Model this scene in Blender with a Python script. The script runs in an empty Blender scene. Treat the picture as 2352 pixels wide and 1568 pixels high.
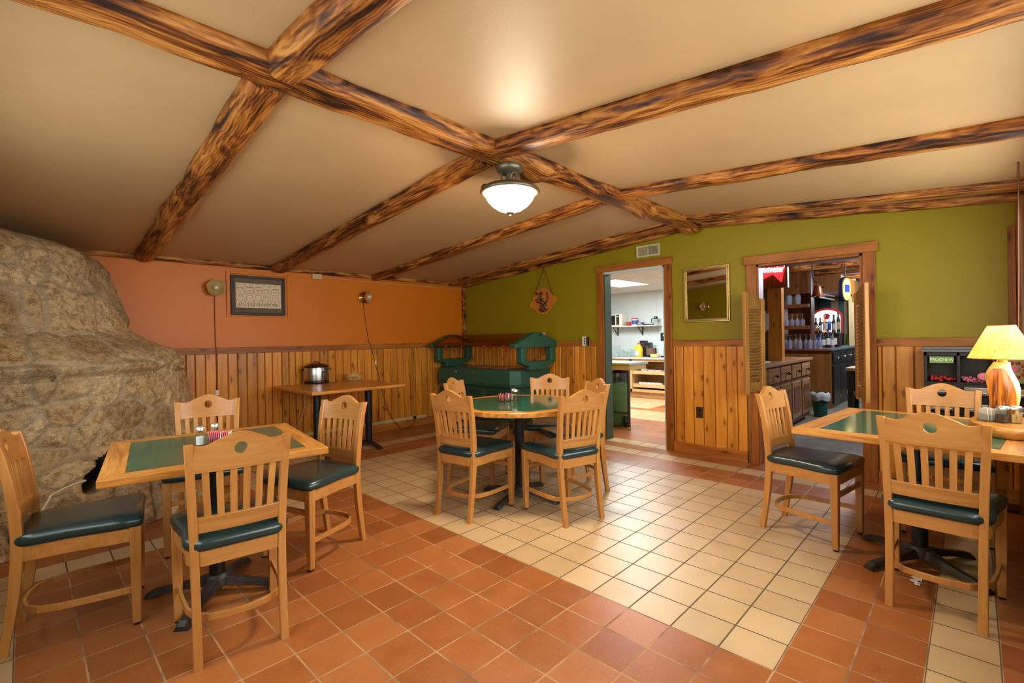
import bpy, math, random
from mathutils import Vector, Matrix, noise
random.seed(11)
SC = bpy.context.scene
COL = SC.collection
PI = math.pi

# ------------------------------------------------------------------ camera geometry (measured from the tile grid)
CAM_H = 1.265
FPX, YAW, ROLL, VY = 1091.04, math.radians(44.159), math.radians(-0.974), -8.736
_F = Vector((math.cos(YAW), math.sin(YAW), 0)); _R = Vector((math.sin(YAW), -math.cos(YAW), 0)); _U = Vector((0, 0, 1))
_R2 = _R * math.cos(ROLL) + _U * math.sin(ROLL); _U2 = -_R * math.sin(ROLL) + _U * math.cos(ROLL)
def ray(u, v): return _F + _R2 * ((u - 1176) / FPX) - _U2 * ((v - 784 - VY) / FPX)
def on_x(u, v, X): d = ray(u, v); p = d * (X / d.x); return Vector((p.x, p.y, p.z + CAM_H))
def on_y(u, v, Y): d = ray(u, v); p = d * (Y / d.y); return Vector((p.x, p.y, p.z + CAM_H))
def on_z(u, v, z): d = ray(u, v); p = d * ((z - CAM_H) / d.z); return Vector((p.x, p.y, z))

XG, YO, XB, YN = 4.96, 5.88, -0.36, -0.30          # green wall, orange wall, back wall, near wall
RIDGE_Y, RIDGE_Z = 2.11, 2.44
def ceil_z(y):
    return RIDGE_Z - (y - RIDGE_Y) * (0.300 / (YO - RIDGE_Y)) if y > RIDGE_Y else RIDGE_Z - (RIDGE_Y - y) * (0.214 / (RIDGE_Y - YN))

# ------------------------------------------------------------------ materials
def lin(c):
    return tuple(((x / 255) / 12.92 if x / 255 <= 0.04045 else ((x / 255 + 0.055) / 1.055) ** 2.4) for x in c) + (1.0,)
class NT:
    def __init__(s, name):
        s.m = bpy.data.materials.new(name); s.m.use_nodes = True
        s.t = s.m.node_tree; s.n = s.t.nodes; s.l = s.t.links
        s.b = s.n['Principled BSDF']
    def node(s, typ, **kw):
        n = s.n.new(typ)
        for k, v in kw.items(): setattr(n, k, v)
        return n
    def put(s, sock, v):
        if isinstance(v, bpy.types.NodeSocket): s.l.new(v, sock)
        else: sock.default_value = v
    def math(s, op, a, b=0.0, c=0.0):
        n = s.node('ShaderNodeMath', operation=op)
        s.put(n.inputs[0], a); s.put(n.inputs[1], b); s.put(n.inputs[2], c)
        return n.outputs[0]
    def mix(s, f, a, b, blend='MIX'):
        n = s.node('ShaderNodeMix', data_type='RGBA', blend_type=blend)
        s.put(n.inputs[0], f); s.put(n.inputs[6], a); s.put(n.inputs[7], b)
        return n.outputs[2]
    def obj(s): return s.node('ShaderNodeTexCoord').outputs['Object']
    def mapping(s, vec, scale=(1, 1, 1), loc=(0, 0, 0)):
        n = s.node('ShaderNodeMapping'); s.put(n.inputs['Vector'], vec)
        n.inputs['Scale'].default_value = scale; s.put(n.inputs['Location'], loc)
        return n.outputs[0]
    def noise(s, vec, scale, detail=3, rough=.55, dist=0.0):
        n = s.node('ShaderNodeTexNoise'); s.put(n.inputs['Vector'], vec)
        n.inputs['Scale'].default_value = scale; n.inputs['Detail'].default_value = detail
        n.inputs['Roughness'].default_value = rough; n.inputs['Distortion'].default_value = dist
        return n.outputs[0]
    def voro(s, vec, scale, feature='F1'):
        n = s.node('ShaderNodeTexVoronoi', feature=feature); s.put(n.inputs['Vector'], vec)
        n.inputs['Scale'].default_value = scale
        return n
    def ramp(s, f, stops):
        n = s.node('ShaderNodeValToRGB'); s.put(n.inputs[0], f); e = n.color_ramp.elements
        while len(e) < len(stops): e.new(0.5)
        for i, (p, c) in enumerate(stops): e[i].position = p; e[i].color = c
        return n.outputs[0]
    def rng(s, f, a, b, c, d):
        n = s.node('ShaderNodeMapRange'); s.put(n.inputs[0], f)
        for i, v in enumerate((a, b, c, d)): n.inputs[i + 1].default_value = v
        return n.outputs[0]
    def attr(s, name): return s.node('ShaderNodeAttribute', attribute_name=name)
    def bump(s, h, strength=.3, dist=.01):
        n = s.node('ShaderNodeBump'); s.put(n.inputs['Height'], h)
        n.inputs['Strength'].default_value = strength; n.inputs['Distance'].default_value = dist
        s.l.new(n.outputs[0], s.b.inputs['Normal'])
    def col(s, c): s.put(s.b.inputs['Base Color'], c)
    def set(s, rough=.5, metal=0.0, spec=.5, coat=0.0):
        s.put(s.b.inputs['Roughness'], rough); s.b.inputs['Metallic'].default_value = metal
        s.b.inputs['Specular IOR Level'].default_value = spec; s.b.inputs['Coat Weight'].default_value = coat
        s.b.inputs['Coat Roughness'].default_value = .2
        return s.m

def plain(name, rgb, rough=.5, metal=0.0, spec=.5, var=.12, scale=14, coat=0.0, bump=0.0):
    t = NT(name); o = t.obj(); f = t.noise(o, scale, 4)
    c = lin(rgb); a = tuple(x * (1 - var) for x in c[:3]) + (1,); b = tuple(min(1, x * (1 + var)) for x in c[:3]) + (1,)
    t.col(t.ramp(f, [(.3, a), (.7, b)]))
    if bump: t.bump(t.noise(o, scale * 6, 3), bump, .004)
    return t.set(rough, metal, spec, coat)
def wood(name, light, dark, axis='Z', scale=1.0, rough=.4, knots=0.0, coat=.15, contrast=1.0, vary=.25):
    t = NT(name); o = t.obj(); rnd = t.attr('rnd').outputs['Fac']
    off = t.node('ShaderNodeCombineXYZ'); k = t.math('MULTIPLY', rnd, 7.3)
    for i in range(3): t.put(off.inputs[i], k)
    sc = {'X': (1.2, 16, 16), 'Y': (16, 1.2, 16), 'Z': (16, 16, 1.2)}[axis]
    v = t.mapping(o, tuple(x * scale for x in sc), off.outputs[0])
    g = t.noise(v, 1.6, 5, .6, .6); g2 = t.noise(v, 7.0, 2)
    f = t.math('ADD', t.math('MULTIPLY', g, .75), t.math('MULTIPLY', g2, .25))
    hw = .17 / contrast
    c = t.ramp(f, [(.5 - hw, lin(dark)), (.5 + hw, lin(light))])
    if knots:
        s3 = t.node('ShaderNodeSeparateXYZ'); t.put(s3.inputs[0], o); ax = 'XYZ'.index(axis); ot = [q for q in range(3) if q != ax]
        cb = t.node('ShaderNodeCombineXYZ'); t.put(cb.inputs[0], t.math('MULTIPLY_ADD', t.math('ADD', s3.outputs[ot[0]], s3.outputs[ot[1]]), 9.0, k)); t.put(cb.inputs[1], t.math('MULTIPLY_ADD', s3.outputs[ax], 3.6, t.math('MULTIPLY', k, 5.0)))
        vk = cb.outputs[0]; vo = t.voro(vk, 1.0); vo.voronoi_dimensions = '2D'
        wob = t.math('ADD', vo.outputs['Distance'], t.math('MULTIPLY', t.math('SUBTRACT', t.noise(vk, 3, 2), .5), .12))
        kf = t.rng(wob, .06, .15, 1, 0)
        sep = t.node('ShaderNodeSeparateColor'); t.put(sep.inputs[0], vo.outputs['Color'])
        on = t.math('LESS_THAN', sep.outputs[0], knots)
        c = t.mix(t.math('MULTIPLY', t.math('MULTIPLY', kf, on), .85), c, lin((58, 22, 6)))
        ring = t.math('MULTIPLY', t.rng(wob, .16, .30, 1, 0), t.math('MULTIPLY', on, .35))
        c = t.mix(ring, c, lin(dark))
    val = t.math('ADD', 1 - vary / 2, t.math('MULTIPLY', rnd, vary))
    hs = t.node('ShaderNodeHueSaturation'); t.put(hs.inputs['Color'], c); t.put(hs.inputs['Value'], val)
    t.col(hs.outputs[0]); t.bump(f, .12, .003)
    return t.set(rough, 0, .28, coat)
def emit(name, rgb, strength):
    t = NT(name); t.b.inputs['Base Color'].default_value = lin(rgb)
    t.b.inputs['Emission Color'].default_value = lin(rgb); t.b.inputs['Emission Strength'].default_value = strength
    return t.set(.5)
def glass(name, rgb=(255, 255, 255), rough=.02, alpha=.25):
    t = NT(name); t.b.inputs['Base Color'].default_value = lin(rgb); t.b.inputs['Transmission Weight'].default_value = 1.0
    t.b.inputs['IOR'].default_value = 1.35
    tr = t.node('ShaderNodeBsdfTransparent'); tr.inputs[0].default_value = lin(rgb); mx = t.node('ShaderNodeMixShader')
    mx.inputs[0].default_value = alpha
    t.l.new(tr.outputs[0], mx.inputs[1]); t.l.new(t.b.outputs[0], mx.inputs[2])
    t.l.new(mx.outputs[0], t.n['Material Output'].inputs['Surface'])
    return t.set(rough)

# ------------------------------------------------------------------ mesh builder
class MB:
    def __init__(s): s.v, s.f, s.sm, s.rn, s.mi = [], [], [], [], []
    def add(s, vs, fs, smooth=False, rnd=None, mi=0, mat=None):
        o = len(s.v); r = random.random() if rnd is None else rnd
        for p in vs:
            p = Vector(p)
            s.v.append(tuple(mat @ p) if mat is not None else tuple(p))
        for f in fs: s.f.append([o + i for i in f]); s.sm.append(smooth); s.rn.append(r); s.mi.append(mi)
        return s
    def box(s, a, b, rnd=None, mi=0, mat=None):
        (x0, y0, z0), (x1, y1, z1) = a, b
        vs = [(x0, y0, z0), (x1, y0, z0), (x1, y1, z0), (x0, y1, z0), (x0, y0, z1), (x1, y0, z1), (x1, y1, z1), (x0, y1, z1)]
        return s.add(vs, [(3, 2, 1, 0), (4, 5, 6, 7), (0, 1, 5, 4), (1, 2, 6, 5), (2, 3, 7, 6), (3, 0, 4, 7)], False, rnd, mi, mat)
    def prism(s, poly, z0, z1, rnd=None, mi=0, mat=None, smooth=False):
        n = len(poly); vs = [(x, y, z0) for x, y in poly] + [(x, y, z1) for x, y in poly]
        fs = [tuple(range(n - 1, -1, -1)), tuple(range(n, 2 * n))] + [(i, (i + 1) % n, n + (i + 1) % n, n + i) for i in range(n)]
        s.add(vs, fs, False, rnd, mi, mat)
        if smooth: s.sm[-n:] = [True] * n
        return s
    def loft(s, secs, smooth=True, rnd=None, cap=True, mi=0, mat=None, closed=False):
        n = len(secs[0]); vs = [p for q in secs for p in q]; fs = []
        m = len(secs)
        for k in range(m if closed else m - 1):
            k2 = (k + 1) % m
            for i in range(n): fs.append((k * n + i, k * n + (i + 1) % n, k2 * n + (i + 1) % n, k2 * n + i))
        s.add(vs, fs, smooth, rnd, mi, mat); r = s.rn[-1]
        if cap and not closed:
            s.add(secs[0], [tuple(range(n - 1, -1, -1))], False, r, mi, mat)
            s.add(secs[-1], [tuple(range(n))], False, r, mi, mat)
        return s
    def lathe(s, prof, n=20, c=(0, 0, 0), smooth=True, rnd=None, cap=True, mi=0, mat=None):
        secs = [[(c[0] + r * math.cos(2 * PI * i / n), c[1] + r * math.sin(2 * PI * i / n), c[2] + z) for i in range(n)] for r, z in prof]
        return s.loft(secs, smooth, rnd, cap, mi, mat)
    def tube(s, pts, r, n=8, smooth=True, rnd=None, mi=0, closed=False, mat=None):
        pts = [Vector(p) for p in pts]; m = len(pts); secs = []; up = None
        for i, p in enumerate(pts):
            a = pts[(i - 1) % m] if (i > 0 or closed) else p; b = pts[(i + 1) % m] if (i < m - 1 or closed) else p
            d = (b - a).normalized()
            if up is None: up = Vector((0, 0, 1)) if abs(d.z) < .9 else Vector((1, 0, 0))
            sd = d.cross(up).normalized(); up = sd.cross(d).normalized()
            rr = r[i] if isinstance(r, (list, tuple)) else r
            secs.append([tuple(p + (sd * math.cos(2 * PI * k / n) + up * math.sin(2 * PI * k / n)) * rr) for k in range(n)])
        return s.loft(secs, smooth, rnd, not closed, mi, mat, closed)
    def bar(s, pts, w, h, smooth=False, rnd=None, mi=0, mat=None):      # flat strip: w sideways, h vertical
        pts = [Vector(p) for p in pts]; m = len(pts); secs = []
        for i, p in enumerate(pts):
            d = (pts[min(i + 1, m - 1)] - pts[max(i - 1, 0)]).normalized()
            sd = d.cross(Vector((0, 0, 1))).normalized() if abs(d.z) < .98 else Vector((1, 0, 0)); up = sd.cross(d)
            secs.append([tuple(p + sd * a * w / 2 + up * b * h / 2) for a, b in ((-1, -1), (1, -1), (1, 1), (-1, 1))])
        return s.loft(secs, smooth, rnd, True, mi, mat)
    def ball(s, c, r, n=12, smooth=True, rnd=None, mi=0):
        rx, ry, rz = r if isinstance(r, (list, tuple)) else (r, r, r)
        secs = []
        for k in range(1, n):
            a = -PI / 2 + PI * k / n
            secs.append([(c[0] + rx * math.cos(a) * math.cos(2 * PI * i / n), c[1] + ry * math.cos(a) * math.sin(2 * PI * i / n), c[2] + rz * math.sin(a)) for i in range(n)])
        return s.loft(secs, smooth, rnd, True, mi)
    def build(s, name, mat, parent=None, bevel=0.0, loc=None, rot=None, seg=2, subdiv=0):
        me = bpy.data.meshes.new(name); me.from_pydata(s.v, [], s.f); me.update()
        for i, p in enumerate(me.polygons): p.use_smooth = s.sm[i]; p.material_index = s.mi[i]
        a = me.attributes.new('rnd', 'FLOAT', 'FACE'); a.data.foreach_set('value', s.rn)
        for mm in (mat if isinstance(mat, (list, tuple)) else [mat]): me.materials.append(mm)
        o = bpy.data.objects.new(name, me); COL.objects.link(o)
        if parent is not None: o.parent = parent
        if loc: o.location = loc
        if rot: o.rotation_euler = rot
        if bevel:
            b = o.modifiers.new('Bevel', 'BEVEL'); b.width = bevel; b.segments = seg; b.limit_method = 'ANGLE'; b.angle_limit = math.radians(40)
        if subdiv:
            b = o.modifiers.new('Subdivision', 'SUBSURF'); b.levels = subdiv; b.render_levels = subdiv
        return o
def box(a, b, **k): return MB().box(a, b, **k)

# ------------------------------------------------------------------ naming
def thing(name, label, cat, loc=(0, 0, 0), rz=0, group=None):
    o = bpy.data.objects.new(name, None); o.empty_display_size = .1; COL.objects.link(o)
    o.location = loc; o.rotation_euler = (0, 0, rz)
    return tag(o, label, cat, group)
def tag(o, label, cat, group=None):
    o['label'] = label; o['category'] = cat
    if group: o['group'] = group
    return o
def struct(o): o['kind'] = 'structure'; return o
KIDS = {}
def kids(o): return [c for c in bpy.data.objects if c.parent == o]
def dup(root, loc, rz=None, label=None, group=None):
    r = root.copy(); COL.objects.link(r); r.location = loc
    if rz is not None: r.rotation_euler = (0, 0, rz)
    if label: r['label'] = label
    if group: r['group'] = group
    for ch in kids(root):
        c = ch.copy(); COL.objects.link(c); c.parent = r
        for g in kids(ch):
            d = g.copy(); COL.objects.link(d); d.parent = c
    return r
def text_mesh(name, body, size, mat, parent, loc, rot, depth=.002, shear=0.0, align='CENTER', xscale=1.0):
    cu = bpy.data.curves.new(name, 'FONT'); cu.body = body; cu.size = size; cu.extrude = depth; cu.shear = shear
    cu.align_x = align; cu.align_y = 'CENTER'
    t = bpy.data.objects.new(name, cu); COL.objects.link(t)
    dg = bpy.context.evaluated_depsgraph_get()
    me = bpy.data.meshes.new_from_object(t.evaluated_get(dg)); bpy.data.objects.remove(t)
    me.materials.clear(); me.materials.append(mat)
    o = bpy.data.objects.new(name, me); COL.objects.link(o); o.parent = parent; o.location = loc; o.rotation_euler = rot; o.scale = (xscale, 1, 1)
    return o
FACE_NX = (PI / 2, 0, -PI / 2)      # text lying on a wall that faces -x
FACE_NY = (PI / 2, 0, 0)            # text lying on a wall that faces -y
P_BACK, P_NEAR, P_KIT, P_BAR, EXPO = 46, 96, 58, 80, 0.60
# ------------------------------------------------------------------ material list
def floor_mat():
    t = NT('quarry_tile'); o = t.obj(); sp = t.node('ShaderNodeSeparateXYZ'); t.put(sp.inputs[0], o)
    TX, TY = .1985, .2045
    u = t.math('DIVIDE', t.math('SUBTRACT', sp.outputs[0], 1.945), TX); v = t.math('DIVIDE', t.math('SUBTRACT', sp.outputs[1], .5517), TY)
    j, i = t.math('FLOOR', u), t.math('FLOOR', v); fu, fv = t.math('SUBTRACT', u, j), t.math('SUBTRACT', v, i)
    def btw(x, a, b): return t.math('MULTIPLY', t.math('GREATER_THAN', x, a - .5), t.math('LESS_THAN', x, b + .5))
    def AND(a, b): return t.math('MULTIPLY', a, b)
    def OR(a, b): return t.math('MAXIMUM', a, b)
    be = AND(btw(j, 0, 10), btw(i, 0, 19))
    be = OR(be, AND(btw(i, -3, -3), btw(j, -10, 13)))
    be = OR(be, AND(btw(j, 13, 13), btw(i, -3, 22)))
    be = OR(be, AND(btw(i, 22, 22), btw(j, -3, 13)))
    be = OR(be, AND(btw(j, 15, 15), btw(i, 9, 14)))
    be = OR(be, AND(btw(i, 15, 15), btw(j, -12, -3)))
    be = OR(be, AND(btw(j, -3, -3), btw(i, 15, 22)))
    be = OR(be, AND(btw(j, -11, -11), btw(i, -3, 15)))
    be = OR(be, AND(btw(j, 23, 26), btw(i, 13, 24)))
    be = OR(be, AND(btw(j, 28, 33), btw(i, 17, 26)))
    ed = t.math('MINIMUM', t.math('MULTIPLY', t.math('MINIMUM', fu, t.math('SUBTRACT', 1, fu)), TX), t.math('MULTIPLY', t.math('MINIMUM', fv, t.math('SUBTRACT', 1, fv)), TY))
    gr = t.rng(ed, .0028, .0042, 1, 0)
    cell = t.node('ShaderNodeCombineXYZ'); t.put(cell.inputs[0], j); t.put(cell.inputs[1], i)
    wn = t.node('ShaderNodeTexWhiteNoise', noise_dimensions='2D'); t.put(wn.inputs['Vector'], cell.outputs[0]); w = wn.outputs['Value']
    n1 = t.noise(o, 7, 4); n2 = t.noise(o, 90, 2)
    f = t.math('ADD', t.math('MULTIPLY', w, .5), t.math('MULTIPLY', n1, .5))
    red = t.ramp(f, [(.15, lin((140, 76, 34))), (.55, lin((166, 96, 46))), (.9, lin((180, 112, 62)))])
    bei = t.ramp(f, [(.1, lin((188, 154, 110))), (.9, lin((210, 178, 134)))])
    c = t.mix(be, red, bei)
    c = t.mix(t.rng(n2, .62, .75, 0, .18), c, lin((236, 214, 180)))
    dirt = t.rng(t.noise(o, 2.2, 5, .65), .52, .75, 0, .22); c = t.mix(dirt, c, lin((120, 80, 50)))
    gcol = t.mix(be, lin((184, 138, 96)), lin((92, 70, 48)))
    gcol = t.mix(t.rng(t.noise(o, 5, 3), .45, .62, 0, .8), gcol, lin((100, 74, 48)))
    c = t.mix(gr, c, gcol); t.col(c)
    t.bump(t.math('ADD', t.math('MULTIPLY', gr, -1.0), t.math('MULTIPLY', n1, .25)), .35, .004)
    t.set(.4, 0, .5, 0); t.put(t.b.inputs['Roughness'], t.math('ADD', t.math('ADD', .27, t.math('MULTIPLY', n1, .22)), t.math('MULTIPLY', gr, .4)))
    return t.m
def paint(name, rgb, rough, var=.1, bumpy=.12):
    t = NT(name); o = t.obj(); n = t.noise(o, 1.6, 4, .6); c = lin(rgb)
    a = tuple(x * (1 - var) for x in c[:3]) + (1,); b = tuple(x * (1 + var) for x in c[:3]) + (1,)
    t.col(t.ramp(n, [(.3, a), (.7, b)])); t.bump(t.noise(o, 120, 3), bumpy, .002); t.set(rough)
    t.put(t.b.inputs['Roughness'], t.math('ADD', rough - .08, t.math('MULTIPLY', n, .16)))
    return t.m
def beam_mat():
    t = NT('burnt_log'); o = t.obj(); rnd = t.node('ShaderNodeObjectInfo').outputs['Random']
    off = t.node('ShaderNodeCombineXYZ'); t.put(off.inputs[0], t.math('MULTIPLY', rnd, 31)); t.put(off.inputs[1], t.math('MULTIPLY', rnd, 5))
    v = t.mapping(o, (.75, 5.5, 5.5), off.outputs[0])
    blot = t.noise(v, 2.0, 4, .62, 1.6); fine = t.noise(t.mapping(o, (1.6, 60, 60), off.outputs[0]), 1.6, 4, .65, .5)
    w = t.node('ShaderNodeTexWave', wave_type='BANDS', bands_direction='Y'); t.put(w.inputs['Vector'], t.mapping(o, (.8, 1, 1), off.outputs[0]))
    w.inputs['Scale'].default_value = 22; w.inputs['Distortion'].default_value = 9; w.inputs['Detail'].default_value = 3; w.inputs['Detail Scale'].default_value = .35
    f = t.math('ADD', t.math('MULTIPLY', blot, .70), t.math('ADD', t.math('MULTIPLY', fine, .24), t.math('MULTIPLY', w.outputs['Fac'], .06)))
    c = t.ramp(f, [(.385, lin((38, 17, 6))), (.445, lin((92, 46, 14))), (.515, lin((150, 86, 30))), (.62, lin((200, 136, 64)))])
    vo = t.voro(t.mapping(o, (1.5, 4.2, 4.2), off.outputs[0]), 1.0); sep = t.node('ShaderNodeSeparateColor'); t.put(sep.inputs[0], vo.outputs['Color'])
    kn = t.math('MULTIPLY', t.rng(vo.outputs['Distance'], .06, .2, 1, 0), t.math('LESS_THAN', sep.outputs[0], .4))
    rings = t.math('MULTIPLY', t.math('SINE', t.math('MULTIPLY', vo.outputs['Distance'], 110)), .3)
    c = t.mix(t.math('MULTIPLY', kn, t.math('ADD', .6, rings)), c, lin((62, 26, 8))); t.col(c)
    t.bump(f, .6, .012); return t.set(.5, 0, .3, .0)
def stone_mat():
    t = NT('fieldstone'); o = t.obj(); tone = t.attr('tone').outputs['Fac']; mort = t.attr('mortar').outputs['Fac']
    n = t.noise(o, 26, 6, .7); n2 = t.noise(o, 4.5, 4, .6); big = t.noise(o, 120, 3)
    base = t.ramp(tone, [(0, lin((176, 142, 98))), (.25, lin((222, 190, 142))), (.5, lin((198, 162, 112))), (.75, lin((236, 208, 162))), (1, lin((164, 134, 94)))])
    c = t.mix(t.rng(n, .44, .60, 0, .7), base, lin((112, 80, 46)))
    c = t.mix(t.rng(n2, .5, .68, 0, .5), c, lin((226, 196, 146)))
    c = t.mix(t.rng(big, .56, .68, 0, .6), c, lin((244, 220, 176)))
    mc = t.mix(t.rng(n, .4, .6, 0, .6), lin((176, 152, 122)), lin((226, 204, 168)))
    c = t.mix(mort, c, mc); hole_shade = t.attr('hole_shade').outputs['Fac']; c = t.mix(hole_shade, c, lin((9, 7, 6))); t.col(c)  # near-black mixed into the stone colour as shade inside the fire opening
    t.bump(t.math('ADD', n, t.math('MULTIPLY', big, .7)), 1.0, .016); return t.set(.5, 0, .5)

M = {}
M['floor'] = floor_mat()
M['ceil'] = paint('tan_ceiling_paint', (188, 152, 107), .5, .05, .2)
M['ceil'].node_tree.nodes['Principled BSDF'].inputs['Specular IOR Level'].default_value = .4
M['orange'] = paint('orange_wall_paint', (210, 114, 16), .42, .06)
M['orange'].node_tree.nodes['Principled BSDF'].inputs['Specular IOR Level'].default_value = .3
M['green'] = paint('olive_wall_paint', (144, 125, 16), .5, .06)
M['green'].node_tree.nodes['Principled BSDF'].inputs['Specular IOR Level'].default_value = .25
M['beam'] = beam_mat()
M['stone'] = stone_mat()
M['pine'] = wood('knotty_pine_plank', (222, 150, 48), (178, 100, 22), 'Z', .6, .36, .42, .12, 1.1, .5)
M['pine_pale'] = wood('pale_knotty_pine', (232, 158, 58), (194, 114, 30), 'Z', .6, .38, .5, .2, 1.1, .34)
M['rail_x'] = wood('stained_rail', (178, 110, 42), (122, 66, 20), 'X', .7, .45, .3, .0)
M['rail_y'] = wood('stained_rail_across', (178, 110, 42), (122, 66, 20), 'Y', .7, .45, .3, .0)
M['rail_z'] = wood('stained_casing', (176, 104, 38), (122, 62, 18), 'Z', .7, .45, .3, .0)
M['base_x'] = wood('pine_skirting', (198, 128, 50), (146, 78, 24), 'X', .6, .4, .4, .15)
M['base_y'] = wood('pine_skirting_across', (188, 116, 46), (136, 72, 24), 'Y', .6, .4, .4, .15)
M['seat'] = plain('dark_green_vinyl', (36, 54, 53), .27, 0, .5, .1, 8, .1)
M['ch_z'] = wood('maple_upright', (208, 148, 80), (176, 112, 52), 'Z', .7, .33, 0, .25, .8, .14)
M['ch_x'] = wood('maple_rail', (204, 144, 78), (172, 110, 50), 'X', .7, .33, 0, .25, .8, .14)
M['oak_x'] = wood('oak_edge', (216, 150, 70), (160, 92, 32), 'X', 1.1, .36, 0, .3, 1.3, .12)
M['oak_y'] = wood('oak_edge_across', (216, 152, 72), (166, 98, 34), 'Y', 1.1, .36, 0, .3, 1.3, .12)
M['laminate'] = plain('green_laminate', (40, 88, 66), .11, 0, .5, .06, 30)
M['black'] = plain('black_painted_iron', (26, 25, 26), .36, .3, .5, .2, 20, 0, .1)
M['iron'] = plain('worn_cast_iron', (58, 50, 44), .5, .4, .5, .35, 16, 0, .2)
M['steel'] = plain('brushed_steel', (190, 186, 180), .28, 1.0, .5, .06, 30)
M['chrome'] = plain('chrome', (226, 222, 214), .22, .85, .5, .03, 30)
M['brass'] = plain('brass', (196, 152, 74), .2, 1.0, .5, .12, 10)
M['glass'] = glass('clear_glass', (244, 248, 246), .02, .18)
M['bar_glass'] = glass('bar_glass', (226, 230, 240), .12, .24); M['bar_glass'].node_tree.nodes['Principled BSDF'].inputs['Transmission Weight'].default_value = 0
M['window_glass'] = glass('window_glass', (250, 250, 248), .02, .07)
M['gold_glass'] = plain('gold_mercury_glass', (236, 204, 136), .2, .55, .5, .2, 18)
M['amber_glass'] = glass('amber_glass', (236, 190, 120), .03, .35)
M['acrylic'] = glass('smoky_acrylic', (244, 226, 204), .02, .07)
M['plastic'] = plain('dark_green_plastic', (34, 84, 64), .48, 0, .5, .08, 20, 0, .05)
M['plastic_d'] = plain('deep_green_plastic', (20, 60, 46), .42, 0, .5, .08, 20)
M['candy_case'] = plain('dark_brown_case', (40, 30, 24), .45, 0, .25)
M['blackp'] = plain('black_plastic', (24, 22, 22), .32)
M['white'] = plain('white_plastic', (226, 220, 206), .4, 0, .5, .04)
M['cream'] = plain('cream_metal', (206, 182, 132), .42, 0, .5, .05)
M['pink'] = plain('pink_paper', (228, 120, 140), .6, 0, .4, .1)
M['paper'] = plain('white_paper', (228, 222, 212), .65, 0, .3, .05)
M['salt'] = plain('salt', (236, 232, 224), .7)
M['pepper'] = plain('pepper', (98, 74, 56), .8, 0, .3, .5, 120)
M['bronze'] = plain('grey_bronze_metal', (104, 92, 72), .4, .5, .5, .1)
M['gold'] = plain('gilt_moulding', (186, 154, 92), .3, .8, .5, .15, 20)
M['frame'] = plain('grey_black_frame', (58, 51, 46), .45, 0, .2, .1)
M['mat_board'] = plain('grey_mat_board', (112, 96, 80), .8, 0, .1)
M['ink'] = plain('graphite_line', (94, 86, 76), .8, 0, .2)
M['drawing'] = plain('drawing_paper', (226, 206, 172), .8, 0, .1, .04)
M['cord'] = plain('brown_cord', (96, 46, 22), .5)
M['wcord'] = plain('white_cord', (206, 190, 168), .5)
M['mirror'] = plain('mirror_silver', (214, 214, 206), .02, 1.0, .5, .01)
M['kwhite'] = plain('white_kitchen_panel', (206, 214, 212), .45, 0, .5, .03, 3)
M['kceil'] = plain('white_ceiling_tile', (214, 216, 214), .7, 0, .3, .05, 40)
M['kwood'] = wood('birch_ply', (214, 180, 128), (186, 146, 92), 'X', .5, .45, 0, .1, .8, .1)
M['barwood'] = wood('dark_bar_wood', (120, 70, 32), (76, 40, 16), 'Z', .5, .4, .2, .2)
M['barwood_x'] = wood('dark_bar_shelf', (136, 80, 38), (84, 46, 20), 'X', .5, .4, .1, .2)
M['barply'] = wood('bar_ply', (158, 104, 42), (112, 66, 22), 'Z', .4, .5, .1, .1)
M['cabwood'] = wood('drawer_oak', (186, 140, 92), (132, 92, 56), 'X', .5, .4, 0, .2)
M['cabwood_z'] = wood('door_oak', (146, 94, 48), (98, 58, 28), 'Z', .5, .4, 0, .2)
M['dkwood'] = wood('ebony_cabinet', (58, 42, 34), (32, 22, 17), 'Z', .5, .35, 0, .2)
M['concrete'] = plain('worn_grey_floor', (128, 124, 108), .5, 0, .4, .3, 4)
M['bag'] = plain('black_bin_bag', (40, 34, 28), .28, 0, .5, .3, 30)
M['wbag'] = plain('white_bin_bag', (206, 210, 208), .4)
M['binGreen'] = plain('green_bin_plastic', (74, 112, 72), .45, 0, .5, .1)
M['teal'] = plain('teal_bin_plastic', (36, 98, 86), .45)
M['log'] = wood('peeled_log', (176, 116, 52), (116, 64, 22), 'Z', .5, .38, .3, .2)
M['lampwood'] = wood('carved_driftwood', (214, 118, 28), (96, 34, 4), 'Z', 1.2, .28, .2, .35, 2.2)
M['lamprim'] = plain('pale_sapwood', (230, 196, 120), .35, 0, .5, .08)
M['copper'] = plain('copper_bell', (176, 92, 62), .3, .9, .5, .1)
M['louver'] = wood('louver_pine', (178, 130, 66), (134, 88, 36), 'Y', .7, .45, 0, .1)
M['louver_z'] = wood('louver_stile', (196, 140, 70), (146, 92, 36), 'Z', .7, .45, 0, .1)
M['gdoor'] = plain('dark_green_jamb', (44, 66, 44), .5)
M['vent'] = plain('ivory_vent_metal', (196, 184, 140), .45)
M['dark'] = plain('vent_shade_black', (18, 15, 12), .7)
M['basket'] = wood('straw_weave', (236, 200, 132), (186, 136, 66), 'Z', 3, .6, 0, 0, 1.2)
M['yellow'] = plain('yellow_plastic', (232, 178, 30), .35)
M['redp'] = plain('red_label', (190, 40, 36), .45)
M['greenp'] = plain('green_label', (110, 140, 50), .45)
M['bluep'] = plain('blue_label', (60, 74, 150), .45)
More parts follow.
